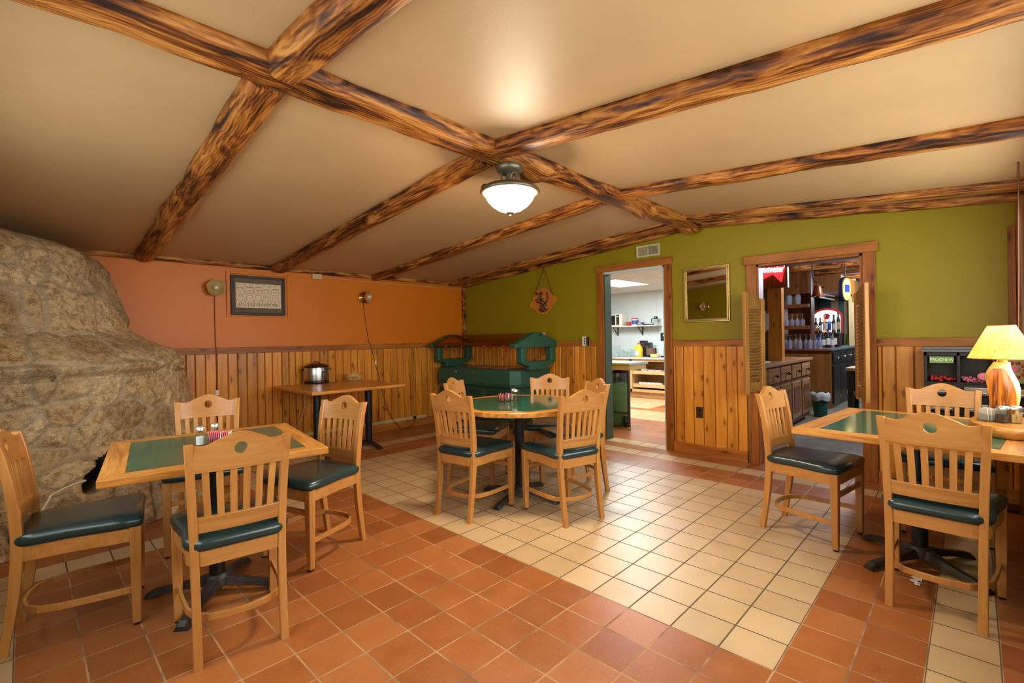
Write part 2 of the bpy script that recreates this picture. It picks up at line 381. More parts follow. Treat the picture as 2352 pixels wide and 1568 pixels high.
# ------------------------------------------------------------------ room shell
struct(box((XB - .3, YN - .3, -.12), (10.6, 7.4, 0)).build('floor', M['floor']))
struct(box((5.10, -.3, .0005), (10.5, 2.16, .003)).box((7.12, 2.16, .0005), (10.5, 2.45, .003)).build('floor_bar', M['concrete']))
def ceiling():
    b = MB(); x0, x1 = XB - .1, XG + .06
    ys = [YN - .1, RIDGE_Y, YO + .1]
    lo = [(x, y, ceil_z(y)) for x in (x0, x1) for y in ys]; hi = [(x, y, z + .12) for x, y, z in lo]
    b.add(lo + hi, [(0, 3, 4, 1), (1, 4, 5, 2), (6, 7, 10, 9), (7, 8, 11, 10), (0, 1, 7, 6), (1, 2, 8, 7), (3, 9, 10, 4), (4, 10, 11, 5), (0, 6, 9, 3), (2, 5, 11, 8)])
    return struct(b.build('ceiling', M['ceil']))
ceiling()
H0 = 1.21
struct(box((XB - .12, YO, 0), (XG + .12, YO + .12, 2.3)).build('wall_left', M['orange']))
D1 = (2.445, 3.235, 2.045); D2 = (.665, 1.50, 1.93)
w = MB()
for y0, y1, z0, z1 in ((YN - .12, D2[0], 0, 2.5), (D2[0], D2[1], D2[2], 2.5), (D2[1], D1[0], 0, 2.5), (D1[0], D1[1], D1[2], 2.5), (D1[1], YO, 0, 2.5)):
    w.box((XG, y0, z0), (XG + .12, y1, z1))
struct(w.build('wall_right', M['green']))
# behind and beside the camera: green walls, each with an unseen window widened for light
WB = (.75, 3.4, .95, 1.95)      # window in the wall behind (y range, z range)
w = MB()
for y0, y1, z0, z1 in ((YN, WB[0], 0, 2.5), (WB[1], YO, 0, 2.5), (WB[0], WB[1], 0, WB[2]), (WB[0], WB[1], WB[3], 2.5)):
    w.box((XB - .12, y0, z0), (XB, y1, z1))
struct(w.build('wall_back', M['green']))
WN = (.6, 4.3, .95, 1.95)
w = MB()
for x0, x1, z0, z1 in ((XB - .12, WN[0], 0, 2.5), (WN[1], XG, 0, 2.5), (WN[0], WN[1], 0, WN[2]), (WN[0], WN[1], WN[3], 2.5)):
    w.box((x0, YN - .12, z0), (x1, YN, z1))
struct(w.build('wall_near', M['green']))
def window(name, a, b, axis):
    m = MB(); t = .05
    u0, u1, z0, z1 = b
    def bx(p0, p1, q0, q1):
        if axis == 'X': m.box((p0, a - .08, q0), (p1, a + .012, q1))
        else: m.box((a - .08, p0, q0), (a + .012, p1, q1))
    bx(u0 - t, u1 + t, z1, z1 + t); bx(u0 - t, u1 + t, z0 - t, z0); bx(u0 - t, u0, z0, z1); bx(u1, u1 + t, z0, z1)
    um = (u0 + u1) / 2; bx(um - .02, um + .02, z0, z1)
    o = struct(m.build(name, M['rail_x']))
    g = MB()
    if axis == 'X': g.box((u0, a - .07, z0), (u1, a - .064, z1))
    else: g.box((a - .07, u0, z0), (a - .064, u1, z1))
    g.build('pane', M['glass'], o)
window('window_1', XB, WB, 'Y'); window('window_2', YN, WN, 'X')

# plank wainscots
def planks(name, along, a0, a1, z0, z1, wall, mat, w0=.095, skip=()):
    m = MB(); p = a0; th = .016
    R = random.Random(int(a0 * 100) + 7)
    while p < a1 - .01:
        ww = min(w0 * R.choice((.85, 1, 1.12)), a1 - p); q = p + ww
        g = .0035; c = .006
        prof = [(p + g, 0), (p + g, -th + c), (p + g + c, -th), (q - g - c, -th), (q - g, -th + c), (q - g, 0)]
        if along == 'X': vs0 = [(x, wall + d, z0) for x, d in prof]; vs1 = [(x, wall + d, z1) for x, d in prof]
        else: vs0 = [(wall + d, x, z0) for x, d in prof]; vs1 = [(wall + d, x, z1) for x, d in prof]
        n = len(prof)
        fs = [(i, (i + 1) % n, n + (i + 1) % n, n + i) for i in range(n)] + [tuple(range(n))[::-1], tuple(range(n, 2 * n))]
        if along == 'Y': fs = [f[::-1] for f in fs]
        m.add(vs0 + vs1, fs, False, R.random()); p = q
    return struct(m.build(name, mat))
planks('wall_left_wainscot', 'X', 1.08, XG, .02, H0 - .05, YO - .002, M['pine'])
pan = box((1.08, YO - .004, 0), (XG, YO, H0 - .05)).build('wall_left_backing', M['rail_z']); struct(pan)
struct(MB().box((1.0, YO - .026, H0 - .07), (XG, YO, H0)).build('trim_1', M['rail_x'], bevel=.004))
struct(MB().box((.9, YO - .034, 0), (XG, YO - .018, .105)).build('baseboard_left', M['base_x'], bevel=.003))
for k, (y0, y1, mt) in enumerate(((D1[1] + .12, YO - .02, 'pine'), (D2[1] + .1, D1[0] - .09, 'pine_pale'), (YN, D2[0] - .09, 'pine_pale'))):
    planks('wall_right_wainscot', 'Y', y0, y1, .02, H0 - .05, XG - .002, M[mt], .105 if k else .095)
    struct(MB().box((XG - .026, y0, H0 - .07), (XG, y1, H0)).build('trim_%d' % (2 + k), M['rail_y'], bevel=.004))
    struct(MB().box((XG - .034, y0, 0), (XG - .018, y1, .11)).build('baseboard_right_%d' % (k + 1), M['base_y'], bevel=.003))
    struct(box((XG - .004, y0, 0), (XG, y1, H0 - .05)).build('wall_right_backing', M['rail_z']))

# log beams
def log(name, p0, p1, w, d, seed, flat=.35, label=None, group=None, knobs=(), slim=0):
    """half-round hewn log hanging under the ceiling from p0 to p1 (points on the ceiling plane); local X runs along it"""
    p0, p1 = Vector(p0), Vector(p1); L = (p1 - p0).length; n = max(8, int(L / .045)); R = random.Random(seed)
    secs = []
    for k in range(n + 1):
        x = L * k / n; s = 1 + .13 * (noise.noise((x * 1.7, seed, 0)) * 2 - 0) + .05 * noise.noise((x * 6, seed, 3))
        wl = s * (1 + .12 * noise.noise((x * 2.3, seed, 9))); wr = s * (1 + .12 * noise.noise((x * 2.1, seed, 19)))
        dd = d * (1 + .16 * noise.noise((x * 2.6, seed, 29)) + .05 * noise.noise((x * 9, seed, 41)))
        for kx, kr, ka in knobs: dd += ka * math.exp(-((x - kx) / kr) ** 2)
        q = [(x, -w / 2 * wl, .015), (x, -w / 2 * wl * 1.0, -dd * .35), (x, -w / 2 * wl * .86, -dd * .72), (x, -w / 2 * wl * .5, -dd * .96), (x, 0, -dd * 1.02),
             (x, w / 2 * wr * .5, -dd * .95), (x, w / 2 * wr * .86, -dd * .7), (x, w / 2 * wr, -dd * .33), (x, w / 2 * wr, .015)]
        secs.append(q)
    m = MB().loft(secs, True)
    o = m.build(name, M['beam']); o.location = p0
    X = (p1 - p0).normalized(); Y = Vector((0, 0, 1)).cross(X).normalized(); Z = X.cross(Y)
    o.rotation_euler = Matrix((X, Y, Z)).transposed().to_euler()
    if label: tag(o, label, 'beam', group)
    return o
log('ridge_beam', (XB, RIDGE_Y, RIDGE_Z), (XG - .02, RIDGE_Y, RIDGE_Z), .225, .085, 3, label='thick burnt-grain log running along the ridge of the ceiling', knobs=((2.78, .10, .05), (4.3, .07, .035), (5.2, .09, .05)))
def raft(x0, x1, y0, y1, w, d, seed, label, dz=0):
    return log('ceiling_beam', (x0, y0, ceil_z(y0) - dz), (x1, y1, ceil_z(y1) - dz), w, d, seed, label=label, group='log rafters')
raft(.765, .845, RIDGE_Y + .1, YO - .03, .165, .075, 11, 'hewn log rafter over the stone fireplace, nearest on the orange wall side')
raft(2.05, 2.107, RIDGE_Y + .1, YO - .03, .185, .075, 12, 'hewn log rafter ending over the black-framed drawing')
raft(3.39, 3.37, RIDGE_Y + .1, YO - .03, .16, .07, 13, 'hewn log rafter meeting the orange wall right of the outlet box')
raft(4.70, 4.68, RIDGE_Y + .1, YO - .03, .17, .06, 14, 'hewn log rafter above the salad bar, parallel to the green wall')
raft(.775, .755, RIDGE_Y - .06, YN + .02, .165, .085, 21, 'hewn log rafter at the top edge left of the ceiling lamp reflection', -.0)
raft(2.02, 2.01, RIDGE_Y - .06, YN + .02, .155, .08, 22, 'hewn log rafter rising to the upper right corner from the ceiling lamp')
raft(3.38, 3.26, RIDGE_Y - .06, YN + .02, .13, .07, 23, 'hewn log rafter with a dark round knot and a hanging cord')
raft(4.58, 4.55, RIDGE_Y - .06, YN + .02, .11, .05, 24, 'slim log rafter one bay from the green wall, over the swing doors')
# edge trims
def trim_log(i, p0, p1, w, d, seed): return struct(log('trim_%d' % i, p0, p1, w, d, seed))
trim_log(5, (XG - .035, RIDGE_Y, RIDGE_Z - .01), (XG - .035, YO - .04, ceil_z(YO - .04) - .01), .075, .06, 31)
trim_log(6, (XG - .035, YN + .03, ceil_z(YN) - .01), (XG - .035, RIDGE_Y, RIDGE_Z - .01), .07, .05, 32)
trim_log(7, (XB, YO - .03, ceil_z(YO) - .0), (XG, YO - .03, ceil_z(YO) - .0), .06, .045, 33)
struct(MB().box((XG - .055, YO - .05, H0), (XG, YO, 2.11)).build('trim_8', M['beam'], bevel=.008))
pp = MB(); pp.tube([(0, 0, z) for z in (0, .5, 1, 1.5, 2.2)], [.038, .035, .036, .033, .036], 10)
struct(pp.build('trim_9', M['log'], loc=(XG - .04, YN + .04, 0)))
struct(MB().box((XG - .03, -.225, H0), (XG, -.185, 2.0)).build('trim_10', M['rail_z'], bevel=.004))

# door casings
def casing(i, y0, y1, zt, w, head, over, th=.022):
    m = MB(); m.box((XG - th, y0 - w, 0), (XG, y0, zt), rnd=.3); m.box((XG - th, y1, 0), (XG, y1 + w, zt), rnd=.6)
    o = struct(m.build('trim_%d' % i, M['rail_z'], bevel=.003))
    struct(MB().box((XG - th - .012, y0 - w - over, zt), (XG, y1 + w + over, zt + head)).build('trim_%d' % (i + 1), M['rail_y'], bevel=.004))
    j = MB(); j.box((XG - .005, y0, 0), (XG + .13, y0 + .02, zt)); j.box((XG - .005, y0, zt - .02), (XG + .13, y1, zt)); 
    return j
j = casing(11, D1[0], D1[1], D1[2] - .005, .088, .082, .01); struct(j.build('door_frame_1', M['kwhite']))
jg = MB().box((XG - .002, D1[1] - .012, 0), (XG + .14, D1[1], D1[2] - .01)); struct(jg.build('door_frame_2', M['gdoor']))
hg = MB(); [hg.box((XG + .015, D1[0] + .02, z), (XG + .05, D1[0] + .03, z + .08)) for z in (.19, 1.86)]; struct(hg.build('door_hinge', M['black']))
j = casing(13, D2[0], D2[1], D2[2], .088, .085, .02); j.box((XG - .005, D2[1] - .02, 0), (XG + .13, D2[1], D2[2])); struct(j.build('door_frame_3', M['rail_z']))

# ------------------------------------------------------------------ kitchen shell
KZ = 2.225
struct(box((9.45, 2.53, 0), (9.55, 7.4, 2.5)).build('wall_kitchen_far', M['kwhite']))
struct(box((5.08, 7.0, 0), (9.5, 7.1, 2.5)).build('wall_kitchen_left', M['kwhite']))
struct(box((5.08, 2.16, 0), (7.06, 2.24, 2.5)).box((7.06, 2.45, 0), (9.5, 2.53, 2.5)).box((7.06, 2.16, 0), (7.12, 2.53, 2.5)).build('wall_kitchen_right', M['kwhite']))
sm = MB(); sm.box((9.444, 4.845, .9), (9.451, 4.875, KZ)); struct(sm.build('trim_15', M['kwhite']))
k = MB()
TY, TX_ = .61, 1.22
y = 1.91
while y < 7.0:
    x = 4.54
    while x < 9.45:
        if not (abs(x - 6.98) < .01 and abs(y - 4.35) < .01) and x + TX_ > 5.1 and y > 2.4:
            k.box((max(x, 5.08) + .006, max(y, 2.2) + .006, KZ), (min(x + TX_, 9.45) - .006, min(y + TY, 7.0) - .006, KZ + .02))
        x += TX_
    y += TY
struct(k.build('ceiling_kitchen', M['kceil']))
struct(box((5.08, 2.53, KZ + .015), (9.5, 7.05, KZ + .08)).box((5.08, 2.24, KZ + .01), (7.06, 2.53, KZ + .07)).build('ceiling_kitchen_grid', M['frame']))
lp = thing('ceiling_light_panel', 'bright fluorescent light panel in the kitchen ceiling', 'ceiling light', (7.59, 4.655, KZ - .002))
box((-.58, -.31, 0), (.58, .31, .012)).build('diffuser', emit('panel_glow', (236, 246, 255), 9.0), lp)
fr = MB(); [fr.box(a, b) for a, b in (((-.61, -.335, -.004), (.61, -.31, .012)), ((-.61, .31, -.004), (.61, .335, .012)), ((-.61, -.31, -.004), (-.58, .31, .012)), ((.58, -.31, -.004), (.61, .31, .012)))]
fr.build('frame', M['white'], lp)

# ------------------------------------------------------------------ bar room shell
BZ = 2.36
struct(box((5.08, -.3, BZ), (13.0, 2.5, BZ + .08)).build('ceiling_bar', plain('grey_bar_ceiling', (120, 118, 122), .6)))
struct(box((5.08, 2.13, 0), (7.12, 2.158, BZ)).box((7.12, 2.42, 0), (9.5, 2.448, BZ)).build('wall_bar_panelling', M['barwood']))
struct(box((12.4, -.3, 0), (12.5, 2.9, 2.5)).build('wall_bar_far', plain('dark_teal_wall', (58, 84, 82), .6)))
struct(box((9.5, 2.45, 0), (13, 2.9, 2.5)).build('wall_bar_left', M['barwood']))
struct(box((5.08, -.4, 0), (13, -.3, 2.5)).build('wall_bar_right', M['barwood']))
struct(box((10.5, -.3, -.1), (12.6, 2.9, 0)).build('floor_bar_end', M['concrete']))
for q, x in enumerate((5.9, 6.9, 7.9, 8.9, 9.9, 11.0)):
    log('bar_ceiling_beam', (x, -.28, BZ), (x, 2.12 if x < 7 else 2.4, BZ), .1, .085, 50 + q, label='dark log beam across the bar ceiling, ' + ('nearest the swing doors', 'next after the nearest one', 'before the copper bell', 'above the oblong lit sign', 'beyond the oblong lit sign', 'farthest back')[q], group='bar ceiling beams')
# ------------------------------------------------------------------ chairs
def seat_outline(k=1.0, n=9):
    """plan of the seat: straight front, sides narrowing to a rounded rear"""
    fw, rw, yf, yr = .218, .178, .225, -.215
    pts = [(-fw + .015, yf), (fw - .015, yf), (fw, yf - .02), (fw - .004, yf - .1), (rw + .012, -.03)]
    for i in range(n + 1):
        a = PI / 2 * i / n; pts.append((rw - .06 - .0 + .075 * math.cos(a) if i < n else 0.09, -.13 - .085 * math.sin(a)))
    L = [(-x, y) for x, y in pts[4:]][::-1]
    out = pts + L + [(-fw + .004, yf - .1), (-fw, yf - .02)]
    return [(x * k, y * k) for x, y in out]
def chair_proto():
    t = thing('dining_chair', 'x', 'chair')
    ol = seat_outline(); n = len(ol); m = MB()
    def ring(k, z): return [(x * k, y * k + .0, z) for x, y in ol]
    m.loft([ring(.965, .440), ring(.985, .444), ring(.992, .448)], True, cap=True)
    m.loft([ring(1.0, .450), ring(1.012, .458), ring(1.008, .474), ring(.965, .487), ring(.86, .494), ring(.6, .497), ring(.3, .498), ring(.05, .498)], True)
    m.build('seat', M['seat'], t)
    ap = MB(); i_ = [(x * .955, y * .955) for x, y in ol]; j_ = [(x * .87, y * .87) for x, y in ol]
    secs = [[(i_[k][0], i_[k][1], .380), (i_[k][0], i_[k][1], .444), (j_[k][0], j_[k][1], .444), (j_[k][0], j_[k][1], .380)] for k in range(n)]
    ap.loft(secs, False, closed=True); ap.build('seat_frame', M['ch_x'], t)
    for s in (-1, 1):
        f = MB(); a, c = s * .196, .2
        f.loft([[(a + dx * w, c + dy * w, z) for dx, dy in ((-1, -1), (1, -1), (1, 1), (-1, 1))] for z, w in ((.012, .0155), (.2, .019), (.444, .021))], False)
        f.build('leg', M['ch_z'], t, .004)
        cap_ = MB().lathe([(.013, 0), (.015, .004), (.015, .013)], 10, (a, c, 0)); cap_.build('foot_glide', M['blackp'], t)
        prof = [(-.232, 0, .155), (-.213, .12, .155), (-.196, .25, .156), (-.186, .38, .158), (-.184, .48, .160), (-.190, .58, .163), (-.204, .70, .168), (-.222, .80, .172), (-.240, .872, .176)]
        r = MB(); secs = []
        for y, z, x in prof:
            d = .019 if .2 < z < .6 else .0165; ww = .0155
            secs.append([(s * x - ww, y - d, z), (s * x + ww, y - d, z), (s * x + ww, y + d, z), (s * x - ww, y + d, z)])
        r.loft(secs, False); r.build('leg', M['ch_z'], t, .004)
    # crest rail with a wave top and a round hole, gently bowed
    def bow(x): return -.018 * (1 - (x / .16) ** 2)
    def backy(z): return -.186 - .054 * max(0, (z - .5) / .372) ** 1.25
    N = 40; W = .162
    def top(x):
        u = abs(x) / W
        return .868 + .040 * (.5 + .5 * math.cos(PI * min(1, u / .80))) - (.006 * math.sin(PI * min(1, max(0, (u - .55) / .45))))
    c = MB(); hr, hz = .024, .842; th = .011
    xs = [-W + 2 * W * i / N for i in range(N + 1)]
    def strip(x0, x1, lo0, lo1, hi0, hi1):
        vs = []
        for x, lo, hi in ((x0, lo0, hi0), (x1, lo1, hi1)):
            for z in (lo, hi):
                for sgn in (-1, 1): vs.append((x, backy(z) + bow(x) + sgn * th, z))
        return vs
    rn = .4
    cols = []
    for x in xs: cols.append(x)
    extra = [-hr, hr] + [hr * math.cos(a) for a in [PI * q / 12 for q in range(1, 12)]]
    cols = sorted(set([round(x, 5) for x in cols if abs(x) > hr + .002] + [round(x, 5) for x in extra]))
    bot = .757
    def hole(x): return math.sqrt(max(0, hr * hr - x * x)) * 1.05
    for a, b in zip(cols, cols[1:]):
        parts = [(bot, bot, top(a), top(b))]
        if abs((a + b) / 2) < hr: parts = [(bot, bot, hz - hole(a), hz - hole(b)), (hz + hole(a), hz + hole(b), top(a), top(b))]
        for l0, l1, h0, h1 in parts:
            fs = [(0, 4, 6, 2), (1, 3, 7, 5), (2, 6, 7, 3), (0, 1, 5, 4)]
            if a == cols[0]: fs.append((0, 2, 3, 1))
            if b == cols[-1]: fs.append((4, 5, 7, 6))
            c.add(strip(a, b, l0, l1, h0, h1), fs, False, rn)
    c.build('crest_rail', M['ch_x'], t)
    lr = MB(); secs = []
    for i in range(13):
        x = -.155 + .31 * i / 12
        secs.append([(x, backy(.5) + bow(x) * .8 - .010, .510), (x, backy(.5) + bow(x) * .8 + .010, .510), (x, backy(.57) + bow(x) * .8 + .010, .574), (x, backy(.57) + bow(x) * .8 - .010, .574)])
    lr.loft(secs, False); lr.build('back_rail', M['ch_x'], t, .003)
    for i in range(6):
        x0 = -.112 + .0448 * i; x1 = x0 * 1.08; s_ = MB()
        s_.loft([[(x + dx, backy(z) + bow(x) * .9 + dy, z) for dx, dy in ((-.0125, -.006), (.0125, -.006), (.0125, .006), (-.0125, .006))] for x, z in ((x0, .565), ((x0 + x1) / 2, .66), (x1, .765))], False)
        s_.build('slat', M['ch_z'], t, .002)
    st = MB(); st.box((-.18, .192, .300), (.18, .21, .328)); st.build('stretcher', M['ch_x'], t, .003)
    hp = [(-.192, .195), (-.186, .05), (-.176, -.06), (-.155, -.125), (-.11, -.168), (-.05, -.185), (0, -.188)]
    hp = hp + [(-x, y) for x, y in hp[-2::-1]]
    h = MB().bar([(x, y, .158) for x, y in hp], .013, .028); h.build('hoop_stretcher', M['ch_x'], t, .002)
    return t
CHAIRS = [
 (.182, 2.960, 350.3, 'maple dining chair at the left edge of the photo, sideways to the square table'),
 (.644, 2.382, 82.2, 'maple dining chair with its back to us at the square table by the fireplace'),
 (1.224, 2.878, 197.1, 'maple dining chair at the right end of the square table by the fireplace'),
 (.823, 3.567, 254.7, 'maple dining chair between the stone fireplace and the square table, facing us'),
 (2.322, 2.674, 8.3, 'maple dining chair at the near left of the round table'),
 (2.708, 2.138, 74.7, 'maple dining chair with its back to us at the near right of the round table'),
 (2.865, 3.224, 296.5, 'maple dining chair at the far left of the round table before the salad bar'),
 (3.385, 2.820, 218.0, 'maple dining chair on the far side of the round table, facing us'),
 (3.181, 2.405, 153.2, 'maple dining chair at the right of the round table, half hidden by the nearer one'),
 (3.482, .751, 261.0, 'maple dining chair at the left end of the lamp table, beside the bar doorway'),
 (3.005, .125, 356.5, 'maple dining chair with its back to us at the lamp table, nearest on the right'),
 (4.070, .145, 182.6, 'maple dining chair behind the lamp table, in front of the candy machine'),
]
ch0 = chair_proto()
for k, (x, y, a, lb) in enumerate(CHAIRS):
    if k == 0:
        ch0.location = (x, y, 0); ch0.rotation_euler = (0, 0, math.radians(a - 90)); ch0['label'] = lb; ch0['group'] = 'maple dining chairs'
    else: dup(ch0, (x, y, 0), math.radians(a - 90), lb, 'maple dining chairs')

# ------------------------------------------------------------------ dining tables
def pedestal(t, zt, legs, arm, plate=.14, cx=0, cy=0, rot=0):
    MB().lathe([(.036, .075), (.036, zt - .005)], 20, (cx, cy, 0)).build('column', M['black'], t)
    p = MB()
    for k in range(legs):
        a = rot + 2 * PI * k / legs; d = Vector((math.cos(a), math.sin(a), 0)); s = Vector((-d.y, d.x, 0)); secs = []
        for r, w, z0, z1 in ((.0, .036, .045, .09), (.06, .036, .045, .088), (arm * .5, .026, .034, .062), (arm * .8, .026, .016, .046), (arm * .93, .032, .004, .036), (arm, .030, .0, .020)):
            c = Vector((cx, cy, 0)) + d * r
            secs.append([tuple(c + s * w * q + Vector((0, 0, z))) for q, z in ((-1, z0), (1, z0), (.6, z1), (-.6, z1))])
        p.loft(secs, False)
    p.lathe([(.06, .05), (.058, .085), (.042, .10)], 20, (cx, cy, 0))
    p.build('cross_base', M['iron'], t, .004)
    q = MB(); q.box((cx - plate, cy - .03, zt - .012), (cx + plate, cy + .03, zt)); q.box((cx - .03, cy - plate, zt - .012), (cx + .03, cy + plate, zt)); q.build('top_plate', M['black'], t)
def square_table(name, label, loc, rz, wx, wy, bx, by, zt=.748):
    t = thing(name, label, 'table', loc, rz)
    th = .032; hx, hy = wx / 2, wy / 2
    for s in (-1, 1):
        m = MB(); m.add([(s * hx, -hy, zt - th), (s * hx, hy, zt - th), (s * (hx - bx), hy - by, zt - th), (s * (hx - bx), -hy + by, zt - th),
                         (s * hx, -hy, zt), (s * hx, hy, zt), (s * (hx - bx), hy - by, zt), (s * (hx - bx), -hy + by, zt)],
                        [(0, 1, 2, 3), (7, 6, 5, 4), (0, 4, 5, 1), (1, 5, 6, 2), (2, 6, 7, 3), (3, 7, 4, 0)]); m.build('oak_border', M['oak_y'], t, .003)
        m = MB(); m.add([(-hx, s * hy, zt - th), (hx, s * hy, zt - th), (hx - bx, s * (hy - by), zt - th), (-hx + bx, s * (hy - by), zt - th),
                         (-hx, s * hy, zt), (hx, s * hy, zt), (hx - bx, s * (hy - by), zt), (-hx + bx, s * (hy - by), zt)],
                        [(0, 1, 2, 3), (7, 6, 5, 4), (0, 4, 5, 1), (1, 5, 6, 2), (2, 6, 7, 3), (3, 7, 4, 0)]); m.build('oak_border', M['oak_x'], t, .003)
    box((-hx + bx, -hy + by, zt - th), (hx - bx, hy - by, zt + .0006)).build('laminate_panel', M['laminate'], t)
    pedestal(t, zt - th, 4, .33, rot=PI / 4 + .25)
    return t
square_table('square_table', 'square oak table with olive green inset top beside the stone fireplace', (.675, 2.768, 0), math.radians(-8.5), .855, .90, .085, .085)
square_table('lamp_table', 'oak table with green inset top standing against the near right wall, carrying the lamp', (3.385, .222, 0), math.radians(-5.5), 1.03, .90, .085, .11)
rt = thing('round_table', 'round oak table with green octagonal inset top in the middle of the room', 'table', (2.74, 2.60, 0))
zt, th, RR = .748, .034, .53
NN = 96; oc = math.radians(22.5 - 14)
pl = []
for k in range(8):
    a = oc + PI / 4 * k; pl.append((.475 * math.cos(a), .475 * math.sin(a)))
def oct_r(a):
    u = ((a - oc) % (PI / 4)) - PI / 8; return .475 * math.cos(PI / 8) / math.cos(u)
b = MB(); oi, io, ou, iu = [], [], [], []
angs = sorted([2 * PI * k / NN for k in range(NN)] + [(oc + PI / 4 * k) % (2 * PI) for k in range(8)])
secs = []
for a in angs:
    ca, sa, ri = math.cos(a), math.sin(a), oct_r(a)
    secs.append([(ri * ca, ri * sa, zt - th), (RR * ca, RR * sa, zt - th), ((RR) * ca, RR * sa, zt - .004), ((RR - .004) * ca, (RR - .004) * sa, zt), (ri * ca, ri * sa, zt)])
b.loft(secs, False, closed=True); b.build('oak_rim', M['oak_x'], rt)
MB().prism(pl, zt - th, zt + .0006).build('laminate_panel', M['laminate'], rt)
pedestal(rt, zt - th, 4, .34, rot=.2)

# buffet table against the orange wall
bt = thing('buffet_table', 'plain oak table against the orange wall under the right sconce', 'table', (2.52, 5.2, 0), 0)
MB().box((-.54, -.52, .722), (.54, .52, .760)).build('table_top', M['oak_x'], bt, .014, seg=3)
for x in (-.27, .35):
    MB().lathe([(.040, .06), (.040, .722)], 18, (x, 0, 0)).build('column', M['black'], bt)
    f = MB(); secs = []
    for yy, w, z0, z1 in ((-.27, .032, 0, .018), (-.25, .034, .002, .034), (-.2, .028, .016, .046), (-.09, .03, .03, .066), (0, .042, .03, .075), (.09, .03, .03, .066), (.2, .028, .016, .046), (.25, .034, .002, .034), (.27, .032, 0, .018)):
        secs.append([(x - w, yy, z0), (x + w, yy, z0), (x + w * .6, yy, z1), (x - w * .6, yy, z1)])
    f.loft(secs, False); f.build('foot', M['iron'], bt, .004)
    q = MB(); q.box((x - .04, -.3, .710), (x + .04, .3, .722)); q.build('top_plate', M['black'], bt)

# slow cooker
c = on_z(724, 880, .76); sc_ = thing('slow_cooker', 'stainless slow cooker with dark lid on the plain oak table', 'slow cooker', (c.x + .03, c.y + .03, .76), math.radians(-35))
e = [(1.0, 1.0)]
def oval(r, k=1.12): return r
MB().lathe([(.136, 0), (.142, .006), (.142, .03), (.139, .034)], 32).build('base_ring', M['blackp'], sc_)
MB().lathe([(.139, .034), (.141, .04), (.141, .185), (.139, .19)], 40).build('body', M['steel'], sc_)
MB().lathe([(.139, .188), (.148, .192), (.148, .2), (.13, .206)], 36).build('pot_rim', M['blackp'], sc_)
MB().lathe([(.136, .203), (.128, .212), (.095, .228), (.05, .238), (.01, .24)], 36).build('glass_lid', M['amber_glass'], sc_)
MB().tube([(-.035, 0, .235), (-.03, 0, .252), (.03, 0, .252), (.035, 0, .235)], .007, 8).build('lid_knob', M['blackp'], sc_)
for s in (-1, 1):
    h = MB(); h.bar([(s * .136, -.04, .165), (s * .158, -.03, .165), (s * .158, .03, .165), (s * .136, .04, .165)], .012, .02); h.build('handle', M['blackp'], sc_, .003)
pa = math.radians(-48); cp = MB()
for q in range(7):
    a0 = pa - .12 + .24 * q / 7; a1 = pa - .12 + .24 * (q + 1) / 7
    cp.add([(.1425 * math.cos(a), .1425 * math.sin(a), z) for a in (a0, a1) for z in (.055, .145)], [(0, 2, 3, 1)], True, .5)
cp.build('control_panel', M['blackp'], sc_)
for zz in (.075, .1, .12):
    MB().lathe([(.007, 0), (.006, .004)], 10).build('button', M['white'], sc_, loc=(.1425 * math.cos(pa), .1425 * math.sin(pa), zz), rot=(PI / 2, 0, pa + PI / 2))
tag(MB().tube([(c.x + .15, c.y + .1, .775), (c.x + .22, c.y + .14, .766), (c.x + .2, c.y + .22, .765), (c.x + .12, c.y + .22, .765)], .004, 6).build('power_cord', M['blackp']), 'short black cord behind the slow cooker', 'cord')
# straw basket
c = on_z(812, 873, .76); bk = thing('straw_basket', 'small woven straw basket on the plain oak table', 'basket', (c.x, c.y, .761))
w = MB(); nst = 26
for k in range(nst):
    a = 2 * PI * k / nst
    w.tube([(.055 * math.cos(a), .055 * math.sin(a), .004), (.078 * math.cos(a), .078 * math.sin(a), .03), (.092 * math.cos(a), .092 * math.sin(a), .06)], .0052, 6)
w.build('stakes', M['basket'], bk)
MB().lathe([(.02, 0), (.06, .002), (.07, .012), (.064, .014), (.055, .008)], 24).build('bottom', M['basket'], bk)
b = MB(); [b.tube([((.086 + .004 * q) * math.cos(2 * PI * i / 30), (.086 + .004 * q) * math.sin(2 * PI * i / 30), .055 + .009 * q + .003 * math.sin(i * 1.3 + q)) for i in range(30)], .006, 6, closed=True) for q in range(3)]
b.build('rim', M['basket'], bk)
MB().tube([(.07, .05, .078), (.09, .03, .088), (.105, .0, .09), (.098, -.035, .082)], .005, 6).build('handle', M['basket'], bk)

